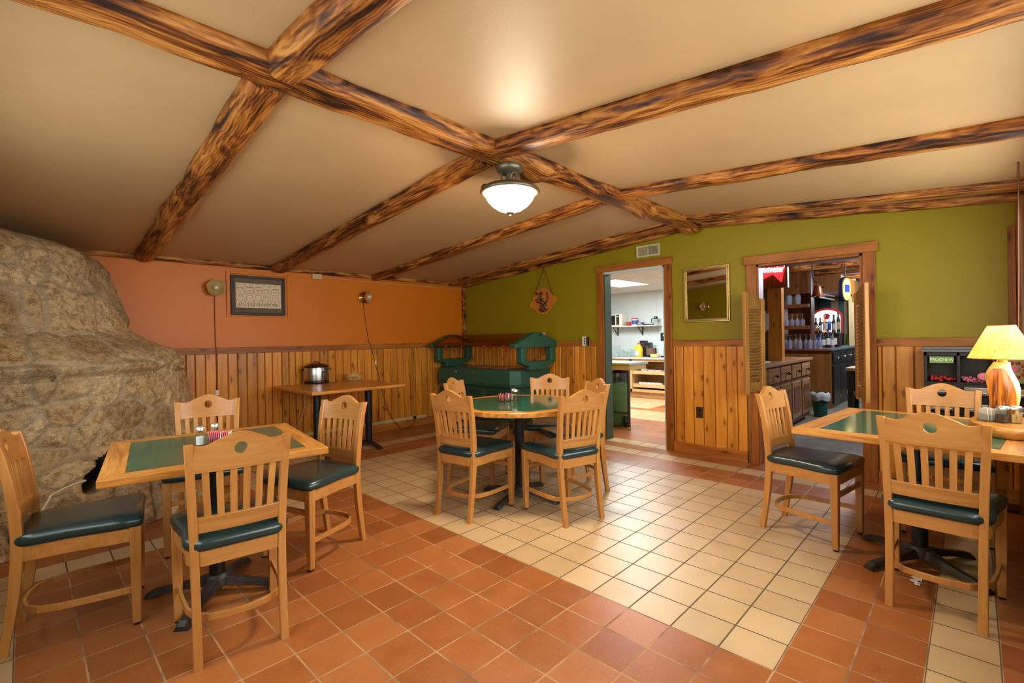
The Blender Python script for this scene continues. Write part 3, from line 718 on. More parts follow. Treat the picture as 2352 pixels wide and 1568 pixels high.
# ------------------------------------------------------------------ condiments
def shaker(label, loc, fill, group=None, s=1.0, square=True):
    t = thing('shaker', label, 'shaker', loc, .3, group)
    n = 8 if square else 16
    MB().lathe([(.019 * s, 0), (.021 * s, .004 * s), (.020 * s, .052 * s), (.015 * s, .064 * s), (.0155 * s, .068 * s)], n, smooth=not square).build('jar', M['glass'], t)
    MB().lathe([(.017 * s, .004 * s), (.0175 * s, .038 * s), (.003, .041 * s)], n, smooth=False).build('filling', M[fill], t)
    MB().lathe([(.0175 * s, .066 * s), (.0175 * s, .076 * s), (.014 * s, .083 * s), (.004 * s, .085 * s)], 16).build('cap', M['chrome'], t)
    return t
def caddy(label, loc, rz, mats, n=11):
    t = thing('sugar_caddy', label, 'caddy', loc, rz)
    m = MB(); m.box((-.05, -.03, 0), (.05, .03, .004)); m.box((-.05, -.03, .004), (-.046, .03, .04)); m.box((.046, -.03, .004), (.05, .03, .04)); m.box((-.046, -.03, .004), (.046, -.027, .035)); m.box((-.046, .027, .004), (.046, .03, .035))
    m.build('glass_box', M['glass'], t)
    R = random.Random(int(loc[0] * 99))
    for k in range(n):
        x = -.038 + .076 * k / (n - 1); lean = .016 * (k / n - .35); h = .064 + R.uniform(-.004, .006)
        p = MB(); p.add([(x + dx, y + .0, z) for z, dx in ((.006, 0), (h, lean)) for y in (-.024, .024)] + [(x + dx + .003, y, z) for z, dx in ((.006, 0), (h, lean)) for y in (-.024, .024)],
                        [(0, 1, 3, 2), (4, 6, 7, 5), (0, 2, 6, 4), (1, 5, 7, 3), (2, 3, 7, 6)])
        p.build('packet', M[R.choice(mats)], t)
    return t
Zt = .7492
c = on_z(492, 1019, Zt)
caddy('glass caddy of pink and white sweetener packets on the olive square table', (c.x + .02, c.y - .02, Zt), -.55, ['pink', 'pink', 'pink', 'paper'])
shaker('salt shaker with chrome cap left of the pink packets on the square table', (c.x - .055, c.y + .02, Zt), 'salt', 'salt and pepper pairs', 1.15)
shaker('pepper shaker with chrome cap behind the pink packets on the square table', (c.x + .02, c.y + .065, Zt), 'pepper', 'salt and pepper pairs', 1.15)
c = on_z(1166, 921, Zt)
caddy('glass caddy of pink packets in the centre of the round green table', (c.x - .02, c.y + .02, Zt), -.7, ['pink', 'paper', 'pink'], 8)
shaker('salt shaker behind the pepper shaker on the round green table', (c.x + .08, c.y + .01, Zt), 'salt', 'salt and pepper pairs', 1.15)
shaker('pepper shaker right of the pink packets on the round green table', (c.x + .045, c.y - .045, Zt), 'pepper', 'salt and pepper pairs', 1.15)
# ------------------------------------------------------------------ lamp table things
bd = tag(MB().loft([[(3.46 + rx * math.cos(2 * PI * k / 40), -.128 + ry * math.sin(2 * PI * k / 40), z) for k in range(40)] for z, rx, ry in ((.7492, .255, .145), (.755, .265, .152), (.79, .265, .152), (.797, .258, .146))], True).build('serving_board', M['oak_y']),
         'thick rounded oak board on the lamp table under the lamp and jars', 'board')
BZT = .797
lp = thing('table_lamp', 'lit table lamp with carved driftwood base and amber parchment shade', 'table lamp', (3.53, -.105, BZT))
secs = []
for z, yo, w, d in ((.0, .0, .052, .045), (.03, -.002, .054, .045), (.09, -.006, .056, .046), (.14, -.010, .058, .046), (.19, .0, .062, .045), (.23, .012, .058, .043), (.27, .008, .042, .038), (.298, .0, .032, .032)):
    q = []
    for k in range(16):
        a = 2 * PI * k / 16; r = 1 + .10 * noise.noise((math.cos(a) * 1.5, math.sin(a) * 1.5, z * 14))
        q.append((d * math.cos(a) * r, yo + w * math.sin(a) * r, z))
    secs.append(q)
MB().loft(secs, True).build('driftwood_base', M['lamprim'], lp, subdiv=1)
# carved orange hollow on the side facing the room
hv = MB(); secs = []
for z, yo, w in ((.012, .0, .036), (.06, .0, .047), (.12, .0, .050), (.18, .008, .050), (.225, .016, .042), (.268, .014, .022)):
    secs.append([(-.049 - .004 * math.cos(PI * (k / 8 - .5)) - .007 * noise.noise((k * .9, z * 30, 2)), yo + w * (k / 4 - 1), z) for k in range(9)])
vs = [p for s in secs for p in s]; hv.add(vs, [(r * 9 + k, r * 9 + k + 1, (r + 1) * 9 + k + 1, (r + 1) * 9 + k) for r in range(5) for k in range(8)], True)
hv.build('carved_hollow', M['lampwood'], lp, subdiv=1)
MB().lathe([(.012, .29), (.02, .298), (.02, .31), (.012, .315), (.012, .35)], 16).build('socket', M['brass'], lp)
MB().lathe([(.004, .345), (.018, .36), (.022, .38), (.014, .405), (.003, .412)], 14).build('bulb', emit('lamp_bulb', (255, 218, 150), 6), lp)
t = NT('amber_parchment'); o = t.obj(); n = t.noise(t.mapping(o, (1, 1, 1)), 60, 4, .7, 1.2)
cc = t.ramp(n, [(.35, lin((220, 146, 44))), (.55, lin((254, 216, 122)))]); t.col(cc)
tr = t.node('ShaderNodeBsdfTranslucent'); t.put(tr.inputs[0], cc); mx = t.node('ShaderNodeMixShader'); mx.inputs[0].default_value = .6
t.l.new(t.b.outputs[0], mx.inputs[1]); t.l.new(tr.outputs[0], mx.inputs[2]); t.l.new(mx.outputs[0], t.n['Material Output'].inputs['Surface']); t.set(.7)
sh = MB(); n_ = 40; secs = []
for r, z in ((.132, .318), (.110, .365), (.075, .44), (.052, .488)): secs.append([(r * math.cos(2 * PI * k / n_), r * math.sin(2 * PI * k / n_), z) for k in range(n_)])
sh.loft(secs, True, cap=False); sh.build('lamp_shade', t.m, lp)
rm = MB(); [rm.tube([(r * math.cos(2 * PI * k / 40), r * math.sin(2 * PI * k / 40), z) for k in range(40)], .0022, 6, closed=True) for r, z in ((.132, .318), (.052, .488))]
rm.build('shade_rim', plain('shade_trim', (176, 96, 34), .6), lp)
MB().tube([(-.02, .016, .315), (-.022, .03, .27), (-.022, .032, .23)], .0022, 6).build('pull_chain', M['brass'], lp)
pl_ = bpy.data.lights.new('table_lamp_light', 'POINT'); pl_.energy = 1.5; pl_.color = (1, .72, .36); pl_.shadow_soft_size = .03
plo = bpy.data.objects.new('table_lamp_light', pl_); COL.objects.link(plo); plo.location = (3.53, -.105, BZT + .445)
def jar(label, x, y, fill):
    t = thing('spice_jar', label, 'jar', (x, y, BZT + .0004), .2)
    MB().lathe([(.026, 0), (.028, .004), (.028, .05), (.02, .064), (.021, .07)], 4 if fill == 'pepper' else 8, smooth=False).build('glass_jar', M['glass'], t)
    MB().lathe([(.024, .004), (.0245, .042), (.004, .044)], 4 if fill == 'pepper' else 8, smooth=False).build('filling', M[fill], t)
    MB().lathe([(.024, .067), (.0245, .08), (.02, .085), (.005, .086)], 18).build('cap', M['chrome'], t)
p = on_z(2304, 972, BZT); jar('glass pepper jar with steel cap at the left on the oak board under the lamp', p.x + .02, p.y, 'pepper')
p = on_z(2333, 972, BZT); jar('ribbed glass jar with steel cap at the right on the oak board under the lamp', p.x + .01, p.y, 'basket')
p = on_z(2272, 968, BZT); caddy('glass caddy of pale packets at the end of the oak board beside the jars', (p.x + .03, p.y - .012, BZT + .0004), -.9, ['paper', 'paper', 'paper'], 6)
cd = MB(); cd.tube([tuple(on_y(2339, v, -.20) + Vector((.012 * math.sin(v / 37), 0, 0))) for v in (300, 340, 390, 440, 500, 560, 620, 700, 770)], .004, 6)
tag(cd.build('hanging_cord', M['cord']), 'thin brown cord hanging from the log rafter behind the lit table lamp', 'cord')
pf = MB(); R = random.Random(4); p = on_z(2104, 1340, 0)
for k in range(4): pf.bar([(p.x - .03 + .02 * k, p.y + R.uniform(-.015, .015), .006 + R.uniform(0, .012)), (p.x - .01 + .02 * k, p.y + R.uniform(-.02, .02), .008), (p.x + .01 + .02 * k, p.y + R.uniform(-.02, .02), .004)], .022, .002)
tag(pf.build('paper_scrap', M['paper']), 'torn white paper scrap on the floor by the lamp table foot', 'scrap')

# ------------------------------------------------------------------ ceiling lamp
lx, ly = 2.165, 2.10
cl = thing('ceiling_lamp', 'bronze semi-flush ceiling lamp with glowing white glass bowl', 'ceiling lamp', (lx, ly, 0))
MB().lathe([(.085, 2.352), (.088, 2.34), (.078, 2.318), (.05, 2.303), (.02, 2.298), (.004, 2.296)], 28).build('canopy', M['bronze'], cl)
MB().lathe([(.024, 2.31), (.022, 2.27), (.026, 2.228), (.03, 2.222)], 16).build('stem', M['bronze'], cl)
for k in range(3):
    a = .6 + 2 * PI * k / 3; MB().tube([(.055 * math.cos(a), .055 * math.sin(a), 2.31), (.052 * math.cos(a), .052 * math.sin(a), 2.26), (.062 * math.cos(a), .062 * math.sin(a), 2.225)], .006, 8).build('rod', M['bronze'], cl)
MB().lathe([(.02, 2.226), (.12, 2.224), (.165, 2.216), (.184, 2.200), (.190, 2.188), (.182, 2.180), (.166, 2.176), (.160, 2.180), (.172, 2.192), (.15, 2.21), (.02, 2.216)], 44).build('pan', M['bronze'], cl)
for k in range(3):
    a = YAW + PI / 2 - .35 + 2 * PI * k / 3; d = Vector((math.cos(a), math.sin(a), 0)); s_ = Vector((-d.y, d.x, 0)); pts = []
    for q in range(11):
        ph = PI * q / 10; pts.append(d * (.150 + .018 * (1 - math.cos(ph)) ) + s_ * (.024 * -math.cos(ph)) + Vector((0, 0, 2.205 + .055 * math.sin(ph))))
    MB().tube(pts, .006, 8).build('loop_handle', M['bronze'], cl)
prof = [(.163, 2.186), (.158, 2.166), (.140, 2.132), (.112, 2.102), (.078, 2.078), (.04, 2.064), (.012, 2.061)]
MB().lathe(prof, 44).build('glass_bowl', emit('lamp_bowl_glow', (255, 238, 210), 94), cl)
MB().lathe([(.026, 2.066), (.026, 2.058), (.018, 2.050), (.006, 2.048)], 18).build('finial', M['bronze'], cl)
MB().ball((0, 0, 2.042), .0085, 8).build('finial_knob', M['chrome'], cl)

# ------------------------------------------------------------------ things on the orange wall
def sconce(label, x, z, turn, wall='left', y=None):
    t = thing('wall_sconce', label, 'sconce', (x, YO if wall == 'left' else y, z), 0 if wall == 'left' else PI / 2)
    rot = Matrix.Rotation(PI / 2, 4, 'X')
    MB().lathe([(.072, 0), (.074, .006), (.062, .014), (.03, .024), (.018, .05), (.02, .062)], 24, mat=rot).build('back_plate', M['brass'], t)
    sm_ = Matrix.Translation((0, -.055, 0)) @ Matrix.Rotation(turn, 4, 'Z') @ rot
    p = MB(); secs = []
    for r, z_ in ((.02, 0), (.045, .010), (.066, .026), (.078, .046), (.088, .058)):
        secs.append([((r + .003 * math.sin(5 * a) * (z_ / .058)) * math.cos(a), (r + .003 * math.sin(5 * a) * (z_ / .058)) * math.sin(a), z_) for a in [2 * PI * k / 30 for k in range(30)]])
    p.loft(secs, True, cap=False, mat=sm_); p.build('glass_shade', M['gold_glass'], t)
    p = MB(); p.lathe([(.012, .0), (.02, .02), (.027, .04), (.022, .058), (.008, .068)], 16, mat=sm_); p.build('bulb', M['white'], t)
    return t
s1 = sconce('brass wall sconce with gold glass shade left of the framed drawing', 1.448, 1.853, -.15)
s2 = sconce('brass wall sconce with gold glass shade above the plain oak table', 3.194, 1.839, .75)
s3 = sconce('brass wall sconce on the wall behind the camera, seen in the gilt mirror', XB, 1.86, 0, 'back', 4.12)
s3.location = (XB, 4.12, 1.86); s3.rotation_euler = (0, 0, PI / 2)
def part_cord(par, pts, r, mat): l = par.location; return MB().tube([Vector(p) - l for p in pts], r, 6).build('power_cord', M[mat], par)
def cord(name, pts, r, mat, label): return tag(MB().tube(pts, r, 6).build(name, M[mat]), label, 'cord')
part_cord(s1, [(1.448, YO - .006, 1.79), (1.446, YO - .006, 1.5), (1.45, YO - .006, 1.235), (1.45, YO - .03, 1.20), (1.45, YO - .03, 1.13), (1.452, YO - .022, .9), (1.44, YO - .022, .62), (1.455, YO - .022, .3)], .0042, 'cord')
MB().box((-.013, -.034, -1.153), (.017, -.02, -1.10)).build('cord_switch', M['white'], s1)
p2 = [(3.19, YO - .006, 1.78), (3.23, YO - .006, 1.45), (3.265, YO - .006, 1.235), (3.27, YO - .03, 1.20), (3.30, YO - .03, 1.12), (3.34, YO - .022, .95), (3.40, YO - .022, .77), (3.46, YO - .022, .5), (3.56, YO - .03, .2), (3.70, YO - .07, .012), (3.86, YO - .07, .010), (3.93, YO - .055, .05), (3.95, YO - .05, .12)]
oc2 = part_cord(s2, p2, .0042, 'cord')
MB().box((.141, -.034, -.909), (.166, -.02, -.854)).build('cord_switch', M['white'], s2)
MB().box((.736, -.06, -1.724), (.776, -.043, -1.689)).build('plug', M['blackp'], s2)
cord('extension_cord', [(2.36, YO - .07, .70), (2.38, YO - .06, .55), (2.33, YO - .05, .30), (2.2, YO - .06, .16), (2.0, YO - .08, .05), (1.85, YO - .1, .01)], .005, 'wcord', 'white cord hanging behind the left column of the plain oak table')
tag(MB().box((1.9, YO - .042, .108), (XG - .8, YO - .02, .150)).build('cable_raceway', M['cream'], bevel=.004), 'cream cable raceway along the skirting of the orange wall', 'raceway')
ob = thing('outlet_box', 'ivory surface outlet box high on the orange wall under the ceiling', 'outlet', (2.56, YO, 2.066))
MB().box((-.058, -.042, -.032), (.058, 0, .032)).build('box', M['cream'], ob, .003)
hs = MB()
for xx in (-.022, .022): hs.box((xx - .010, -.0435, -.012), (xx - .007, -.0415, .002)); hs.box((xx + .007, -.0435, -.012), (xx + .01, -.0415, .002)); hs.box((xx - .003, -.0435, .008), (xx + .003, -.0415, .014))
hs.build('socket_slots', M['blackp'], ob)
tag(MB().tube([(2.62, YO - .012, 2.062), (3.4, YO - .012, 2.052), (4.2, YO - .012, 2.052), (XG - .055, YO - .012, 2.05)], .008, 8).build('conduit', plain('painted_conduit', (214, 150, 96), .4)), 'thin conduit running right from the outlet box along the orange wall', 'conduit')
# painted hatch behind the picture and the picture
tag(MB().box((1.601, YO - .015, 1.55), (2.204, YO, 1.585)).box((1.601, YO - .015, 2.03), (2.204, YO, 2.055)).box((1.56, YO - .016, 1.55), (1.60, YO, 2.055)).box((2.205, YO - .016, 1.55), (2.25, YO, 2.055)).box((1.601, YO - .008, 1.586), (2.204, YO, 2.029)).build('wall_hatch', M['orange'], bevel=.003),
    'orange-painted wooden hatch frame behind the framed drawing', 'hatch')
pf = thing('framed_drawing', 'black-framed pencil drawing of five smiling cartoon faces', 'picture', (1.885, YO - .018, 1.79))
pw, ph = .285, .222
f = MB()
for a, b in (((-pw, -.025, -ph), (pw, 0, -ph + .028)), ((-pw, -.025, ph - .028), (pw, 0, ph)), ((-pw, -.0245, -ph + .0285), (-pw + .028, 0, ph - .0285)), ((pw - .028, -.0245, -ph + .0285), (pw, 0, ph - .0285))): f.box(a, b)
f.build('frame', M['frame'], pf, .004)
box((-pw + .02, -.012, -ph + .02), (pw - .02, -.008, ph - .02)).build('mat_board', M['mat_board'], pf)
box((-.238, -.0135, -.138), (.238, -.012, .138)).build('drawing', M['drawing'], pf)
dl = MB(); R = random.Random(8)
def line(pts, r=.0012): dl.tube([(x, -.0142, z) for x, z in pts], r, 4, smooth=False)
for k, cx in enumerate((-.19, -.098, -.008, .078, .175)):
    cz = .028 + (.012, .022, .026, .0, .012)[k]; rr = .040
    line([(cx + rr * math.cos(a) * (1 + .08 * math.cos(2 * a)), cz + rr * 1.2 * math.sin(a)) for a in [2 * PI * q / 20 for q in range(21)]])
    for s in (-1, 1): line([(cx + s * .014 + .005 * math.cos(a), cz + .008 + .004 * math.sin(a)) for a in [2 * PI * q / 8 for q in range(9)]], .0013)
    line([(cx + .018 * q / 4, cz - .02 - .010 * math.cos(PI / 2 * q / 4)) for q in range(-4, 5)], .0014)
    line([(cx, cz + .004), (cx - .004, cz - .008), (cx + .003, cz - .009)])
    for q in range(9): line([(cx - .036 + .009 * q, cz + .030 + R.uniform(0, .014)), (cx - .03 + .009 * q, cz + .048 + R.uniform(-.006, .008))], .0018 if k in (1, 4) else .0011)
    line([(cx - .02, cz - .045), (cx - .045, -.075), (cx - .05, -.13)]); line([(cx + .02, cz - .045), (cx + .045, -.07), (cx + .048, -.13)])
    line([(cx - .02, -.05), (cx, -.075), (cx + .02, -.05)]); line([(cx - .012, -.08), (cx - .016, -.13)]); line([(cx + .012, -.08), (cx + .014, -.13)])
    for q in range(6): line([(cx - .03 + .011 * q, -.075 - R.uniform(0, .02)), (cx - .02 + .011 * q, -.105 - R.uniform(0, .02))], .0022 if k > 2 else .0011)
for q in range(7): line([(-.23 + .065 * q, .115 + R.uniform(-.01, .01)), (-.19 + .065 * q, .128 + R.uniform(-.01, .006))], .0022)
dl.build('pencil_lines', M['ink'], pf)

# ------------------------------------------------------------------ things on the green wall
v = thing('wall_vent', 'ivory metal air vent above the kitchen doorway', 'vent', (XG, 2.637, 2.225))
f = MB(); f.box((-.012, -.145, -.067), (0, .145, -.045)); f.box((-.012, -.145, .045), (0, .145, .067)); f.box((-.012, -.145, -.045), (0, -.12, .045)); f.box((-.012, .12, -.045), (0, .145, .045)); f.box((-.012, -.006, -.045), (0, .006, .045))
f.build('frame', M['vent'], v, .002); box((-.003, -.12, -.045), (-.001, .12, .045)).build('shade_sheet', M['dark'], v)  # flat near-black sheet painted as the shade behind the slats
s_ = MB()
for k in range(11):
    y = .012 + .0098 * k; s_.box((-.011, y, -.043), (-.007, y + .0045, .043))
    s_.box((-.011, -y - .0035, -.043), (-.007, -y - .0005, .043))
s_.build('louver_slats', M['vent'], v)
m = thing('wall_mirror', 'gilt-framed mirror hanging between the two doorways', 'mirror', (XG, 1.985, 1.682))
mw, mh = .238, .287
f = MB()
for k, (w0, w1, d) in enumerate(((0, .014, .022), (.014, .026, .03), (.026, .034, .018))):
    for a, b in (((-d, -mw + w0, -mh + w0), (0, mw - w0, -mh + w1)), ((-d, -mw + w0, mh - w1), (0, mw - w0, mh - w0)), ((-d + .0005, -mw + w0, -mh + w1 + .0003), (0, -mw + w1 - .0003, mh - w1 - .0003)), ((-d + .0005, mw - w1 + .0003, -mh + w1 + .0003), (0, mw - w0, mh - w1 - .0003))): f.box(a, b)
f.build('frame', M['gold'], m, .003); box((-.010, -mw + .03, -mh + .03), (-.006, mw - .03, mh - .03)).build('mirror_glass', M['mirror'], m)
pq = thing('wall_plaque', 'round wooden plaque with painted scrolls hanging on a cord by the salad bar', 'plaque', (XG - .012, 4.205, 1.755))
pl = []
for k in range(60):
    a = 2 * PI * k / 60; r = .183
    for c0 in (.06, PI + .22):
        d = ((a - c0 + PI) % (2 * PI)) - PI
        if abs(d) < .30: r = .183 + .062 * math.cos(d / .30 * PI / 2) ** .6
    pl.append((-r * math.cos(a), r * math.sin(a)))
tm = Matrix(((0, 0, 1, 0), (1, 0, 0, 0), (0, 1, 0, 0), (0, 0, 0, 1)))
MB().prism([(x, y) for x, y in pl], -.009, .009, mat=tm).build('board', wood('plaque_pine', (206, 134, 54), (176, 100, 34), 'Z', .6, .4, 0, .2), pq, .003)
sc1, sc2 = MB(), MB()
def scroll(mb, cy, cz, r0, a0, turns, w, dr):
    pts = [(-.0105, cy + (r0 + dr * q / 20) * math.cos(a0 + turns * 2 * PI * q / 20), cz + (r0 + dr * q / 20) * math.sin(a0 + turns * 2 * PI * q / 20)) for q in range(21)]
    mb.tube(pts, [w * (.35 + .65 * math.sin(PI * min(1, q / 20 + .1))) for q in range(21)], 6)
scroll(sc1, -.005, .045, .068, 1.5, -.52, .014, -.022); scroll(sc1, .012, -.035, .05, 2.2, .62, .013, -.018); scroll(sc1, .055, -.075, .062, 1.2, .62, .015, -.016); scroll(sc1, -.085, -.075, .06, 1.7, -.62, .015, -.02); scroll(sc1, -.01, -.10, .05, .2, -.5, .011, -.012); scroll(sc1, .02, .10, .022, 0, .7, .010, -.006); scroll(sc1, .085, .07, .035, .5, .3, .009, 0); scroll(sc1, .10, .085, .035, .5, .3, .008, 0); scroll(sc1, -.005, .04, .035, 1.2, -.55, .009, -.014)
for yy, zz in ((.0, .035), (.012, .0), (.055, -.07), (.06, -.105), (-.07, -.06), (-.02, -.12)): sc1.ball((-.0105, yy, zz), (.003, .011, .012), 8)
sc1.build('dark_scrolls', plain('dark_paint', (66, 34, 22), .5), pq)
for yy, zz, r in ((-.085, .10, .022), (-.09, .07, .024), (-.088, .04, .022), (-.082, .012, .02), (.11, .02, .026), (.09, .0, .024), (.075, .03, .018), (.0, -.13, .026), (.03, -.14, .02), (-.035, -.14, .022), (-.06, -.13, .016)): sc2.ball((-.0098, yy, zz), (.0025, r, r * .9), 8)
sc2.build('red_flowers', plain('brick_red_paint', (140, 60, 30), .5), pq)
MB().tube([(-.002, .165, .06), (-.002, -.028, .445), (-.002, -.18, .06)], .0045, 6).build('hanging_cord', M['cord'], pq)
o = thing('wall_outlet', 'brown outlet plate low in the planks between the doorways', 'outlet', (XG - .0185, 2.07, .447))
MB().box((-.005, -.036, -.058), (0, .036, .058)).build('plate', plain('brown_plate', (62, 40, 26), .4), o, .002)
hs = MB(); [hs.box((-.0062, -.013, z - .014), (-.004, .013, z + .014)) for z in (-.022, .022)]; hs.build('sockets', M['blackp'], o)
o = thing('wall_outlet', 'white outlet plate with black edge beside the kitchen doorway', 'outlet', (XG - .027, 3.50, 1.205))
MB().box((-.012, -.03, -.06), (0, .048, .06)).build('plate', M['white'], o, .002); MB().box((-.03, -.052, -.055), (0, -.03, .055)).build('box_edge', M['blackp'], o, .002)
hs = MB(); [hs.box((-.0135, .008 - .008, z - .01), (-.0115, .008 + .008, z + .01)) for z in (-.03, 0, .03)]; hs.build('sockets', M['frame'], o)
sw = thing('wall_outlet', 'pale switch plate on the green wall behind the salad bar roof', 'outlet', (XG, 4.22, 1.27)); MB().box((-.007, -.035, -.055), (0, .035, .055)).build('plate', M['white'], sw, .002)

# ------------------------------------------------------------------ salad bar
sb = thing('salad_bar', 'green plastic salad bar on casters with gabled sneeze guard', 'salad bar', (4.60, 4.90, 0))
x0, x1, y0, y1 = -.33, .315, -.80, .84
def chamf(k, z, c=.10): return [(x0 + k + c, y0 + k), (x1 - k, y0 + k), (x1 - k, y1 - k), (x0 + k + c, y1 - k), (x0 + k, y1 - k - c), (x0 + k, y0 + k + c)]
b = MB(); b.loft([[(x, y, z) for x, y in chamf(k, z)] for k, z in ((.03, .615), (.0, .635), (-.004, .66), (-.012, .664), (-.012, .84), (.004, .852))], False)
b.build('counter_skirt', M['plastic'], sb, .006)
wl = MB()
for k in range(3):
    ya = y0 + .28 + .38 * k; wl.box((-.20, ya, .850), (.2, ya + .35, .856)); wl.box((-.19, ya + .01, .856), (.19, ya + .02, .86))
wl.build('food_well', M['steel'], sb, .003)
MB().loft([[(x, y, z) for x, y in chamf(k, z, .08)] for k, z in ((.12, .18), (.10, .2), (.09, .62))], False).build('base_cabinet', M['plastic'], sb, .01)
pn = MB(); [pn.box((x0 + .086, a, .24), (x0 + .098, a + .44, .56)) for a in (-.60, -.08, .42)]
pn.build('door_panel', M['plastic_d'], sb, .008)
kn = MB(); [kn.ball((x0 - .014, y, .80), .012, 8) for y in (-.02, .35)]; kn.build('latch', M['steel'], sb)
tr_ = MB().box((x0 + .06, y0 + .1, .185), (x1 - .06, y1 - .1, .20)); tr_.build('lower_shelf', M['plastic_d'], sb)
for x in (x0 + .16, x1 - .14):
    for y in (y0 + .16, y1 - .16):
        w = MB(); w.lathe([(.03, .14), (.035, .185)], 12, (x, y, 0)); w.box((x - .022, y - .012, .06), (x - .016, y + .012, .145)); w.box((x + .016, y - .012, .06), (x + .022, y + .012, .145)); c = w.build('caster', M['steel'], sb)
        MB().lathe([(.045, -.012), (.046, -.006), (.046, .006), (.045, .012)], 18, mat=Matrix.Translation((x, y, .046)) @ Matrix.Rotation(PI / 2, 4, 'Y')).build('wheel', M['blackp'], c)
def gable(yc, s):
    prof = [(-.43, 1.135), (.425, 1.135), (.425, 1.185), (.41, 1.195), (.075, 1.318), (.04, 1.328), (-.06, 1.328), (-.10, 1.316), (-.40, 1.195), (-.43, 1.185)]
    xy = [(x - .065 + .04, z) for x, z in prof]
    tmx = Matrix(((1, 0, 0, 0), (0, 0, -1, yc), (0, 1, 0, 0), (0, 0, 0, 1)))
    g = MB()
    if s > 0: g.prism(xy, -.055, .055, mat=tmx)
    else:
        for (xa, za), (xb, zb_) in zip(xy[2:], xy[3:]): g.prism([(xa, za - .028), (xa, za), (xb, zb_), (xb, zb_ - .028)], -.05, .05, mat=tmx)
        g.prism([(xy[0][0], 1.135), (xy[1][0], 1.135), (xy[1][0], 1.16), (xy[0][0], 1.16)], -.04, .04, mat=tmx)
    g.build('roof_end', M['plastic'], sb, .012)
    # window frame below: outer trapezoid with a rectangular opening
    fr = MB(); O = [(-.34, 1.14), (.31, 1.14), (.30, .965), (.25, .925), (.16, .90), (.15, .85), (-.19, .85), (-.20, .90), (-.28, .925), (-.33, .965)]
    for q in (((-.34, .95), (-.25, 1.14)), ((.22, .95), (.31, 1.14))):
        (a, z_), (b_, z2) = q; fr.prism([(a, z_), (b_, z_), (b_, z2), (a, z2)], -.05, .05, mat=tmx)
    fr.prism([(-.34, .952), (-.29, .922), (-.20, .90), (-.19, .85), (.16, .85), (.17, .90), (.26, .922), (.31, .952), (.22, .965), (-.25, .965)], -.05, .05, mat=tmx)
    fr.build('end_frame', M['plastic'], sb, .012)
gable(-.88, 1); gable(.80, -1)
MB().lathe([(.016, 0), (.018, .006), (.006, .01)], 12, mat=Matrix.Translation((.0, -.936, 1.30)) @ Matrix.Rotation(PI / 2, 4, 'X')).build('bolt', M['blackp'], sb)
ac = MB(); ac.add([(-.085, -.83, 1.322), (-.085, .75, 1.322), (-.43, .75, 1.19), (-.43, -.83, 1.19), (-.085, -.83, 1.316), (-.085, .75, 1.316), (-.43, .75, 1.184), (-.43, -.83, 1.184)], [(0, 1, 2, 3), (7, 6, 5, 4), (0, 3, 7, 4), (1, 5, 6, 2), (2, 6, 7, 3), (0, 4, 5, 1)])
ac.add([(.0, -.83, 1.322), (.0, .75, 1.322), (.33, .75, 1.2), (.33, -.83, 1.2), (.0, -.83, 1.316), (.0, .75, 1.316), (.33, .75, 1.194), (.33, -.83, 1.194)], [(0, 1, 2, 3), (7, 6, 5, 4), (0, 3, 7, 4), (1, 5, 6, 2), (2, 6, 7, 3), (0, 4, 5, 1)])
ac.build('sneeze_guard', M['acrylic'], sb)
al = MB(); al.box((-.434, -.83, 1.14), (-.428, .75, 1.186)); al.build('guard_edge', M['acrylic'], sb)
sr = MB(); [sr.ball((-.436, y, 1.163), .008, 8) for y in (-.7, -.35, .1, .45)]; sr.build('screw', M['chrome'], sb)

# ------------------------------------------------------------------ candy machine
cm = thing('candy_machine', 'black candy vending cabinet behind the lamp table on the planked wall', 'vending machine', (4.83, -.015, 0))
cw, cz0, cz1 = .285, .56, 1.105
cab = MB(); cab.box((-.02, -cw, cz0), (.10, cw, cz1)); cab.box((-.11, -cw, cz0), (-.02, cw, .88)); cab.box((-.11, -cw, .872), (-.02, cw, .885))
for y in (-cw, -.095, .085, cw - .02): cab.box((-.11, y, .885), (-.02, y + .02, cz1))
cab.box((-.11, -cw, cz1 - .03), (-.02, cw, cz1))
cab.build('cabinet', M['candy_case'], cm, .003)
MB().box((-.13, -cw - .015, cz1), (.1, cw + .015, cz1 + .02)).box((-.12, -cw - .005, cz1 + .02), (.1, cw + .005, cz1 + .038)).build('cornice', plain('grey_cornice', (92, 88, 88), .45), cm, .004)
bays = ((.115, .255), (-.065, .075), (-.255, -.11))
for k, (ya, yb) in enumerate(bays):
    box((-.108, ya - .01, .888), (-.104, yb + .01, cz1 - .032)).build('window', M['window_glass'], cm)
    cn = MB(); R = random.Random(k)
    for q in range(26): cn.ball((-.03 - R.uniform(0, .06), R.uniform(ya, yb), .893 + R.uniform(0, .028)), .011, 6)
    cn.build('candy', M[('redp', 'pink', 'greenp')[k]], cm)['kind'] = 'stuff'
    for z in (.80, .68):
        mech = MB(); mech.box((-.135, ya + .008, z), (-.11, yb - .008, z + .055)); mech.box((-.15, ya + .02, z + .012), (-.135, yb - .02, z + .02)); mech.build('coin_drawer', M['chrome'], cm, .004)
MB().box((-.112, .12, 1.025), (-.109, .252, 1.072)).build('card', M['greenp'], cm)
text_mesh('lettering', 'FRUCHEW', .028, M['paper'], cm, (-.1135, .184, 1.048), FACE_NX, .0006)
MB().box((-.112, -.25, .895), (-.109, -.118, 1.07)).build('card', plain('green_yellow_card', (150, 160, 90), .4), cm)
cc_ = MB(); R = random.Random(9)
for q in range(20): cc_.ball((-.1125, -.184 + .05 * math.cos(q * .63), .985 + .05 * math.sin(q * .63)), (.003, .014, .014), 6)
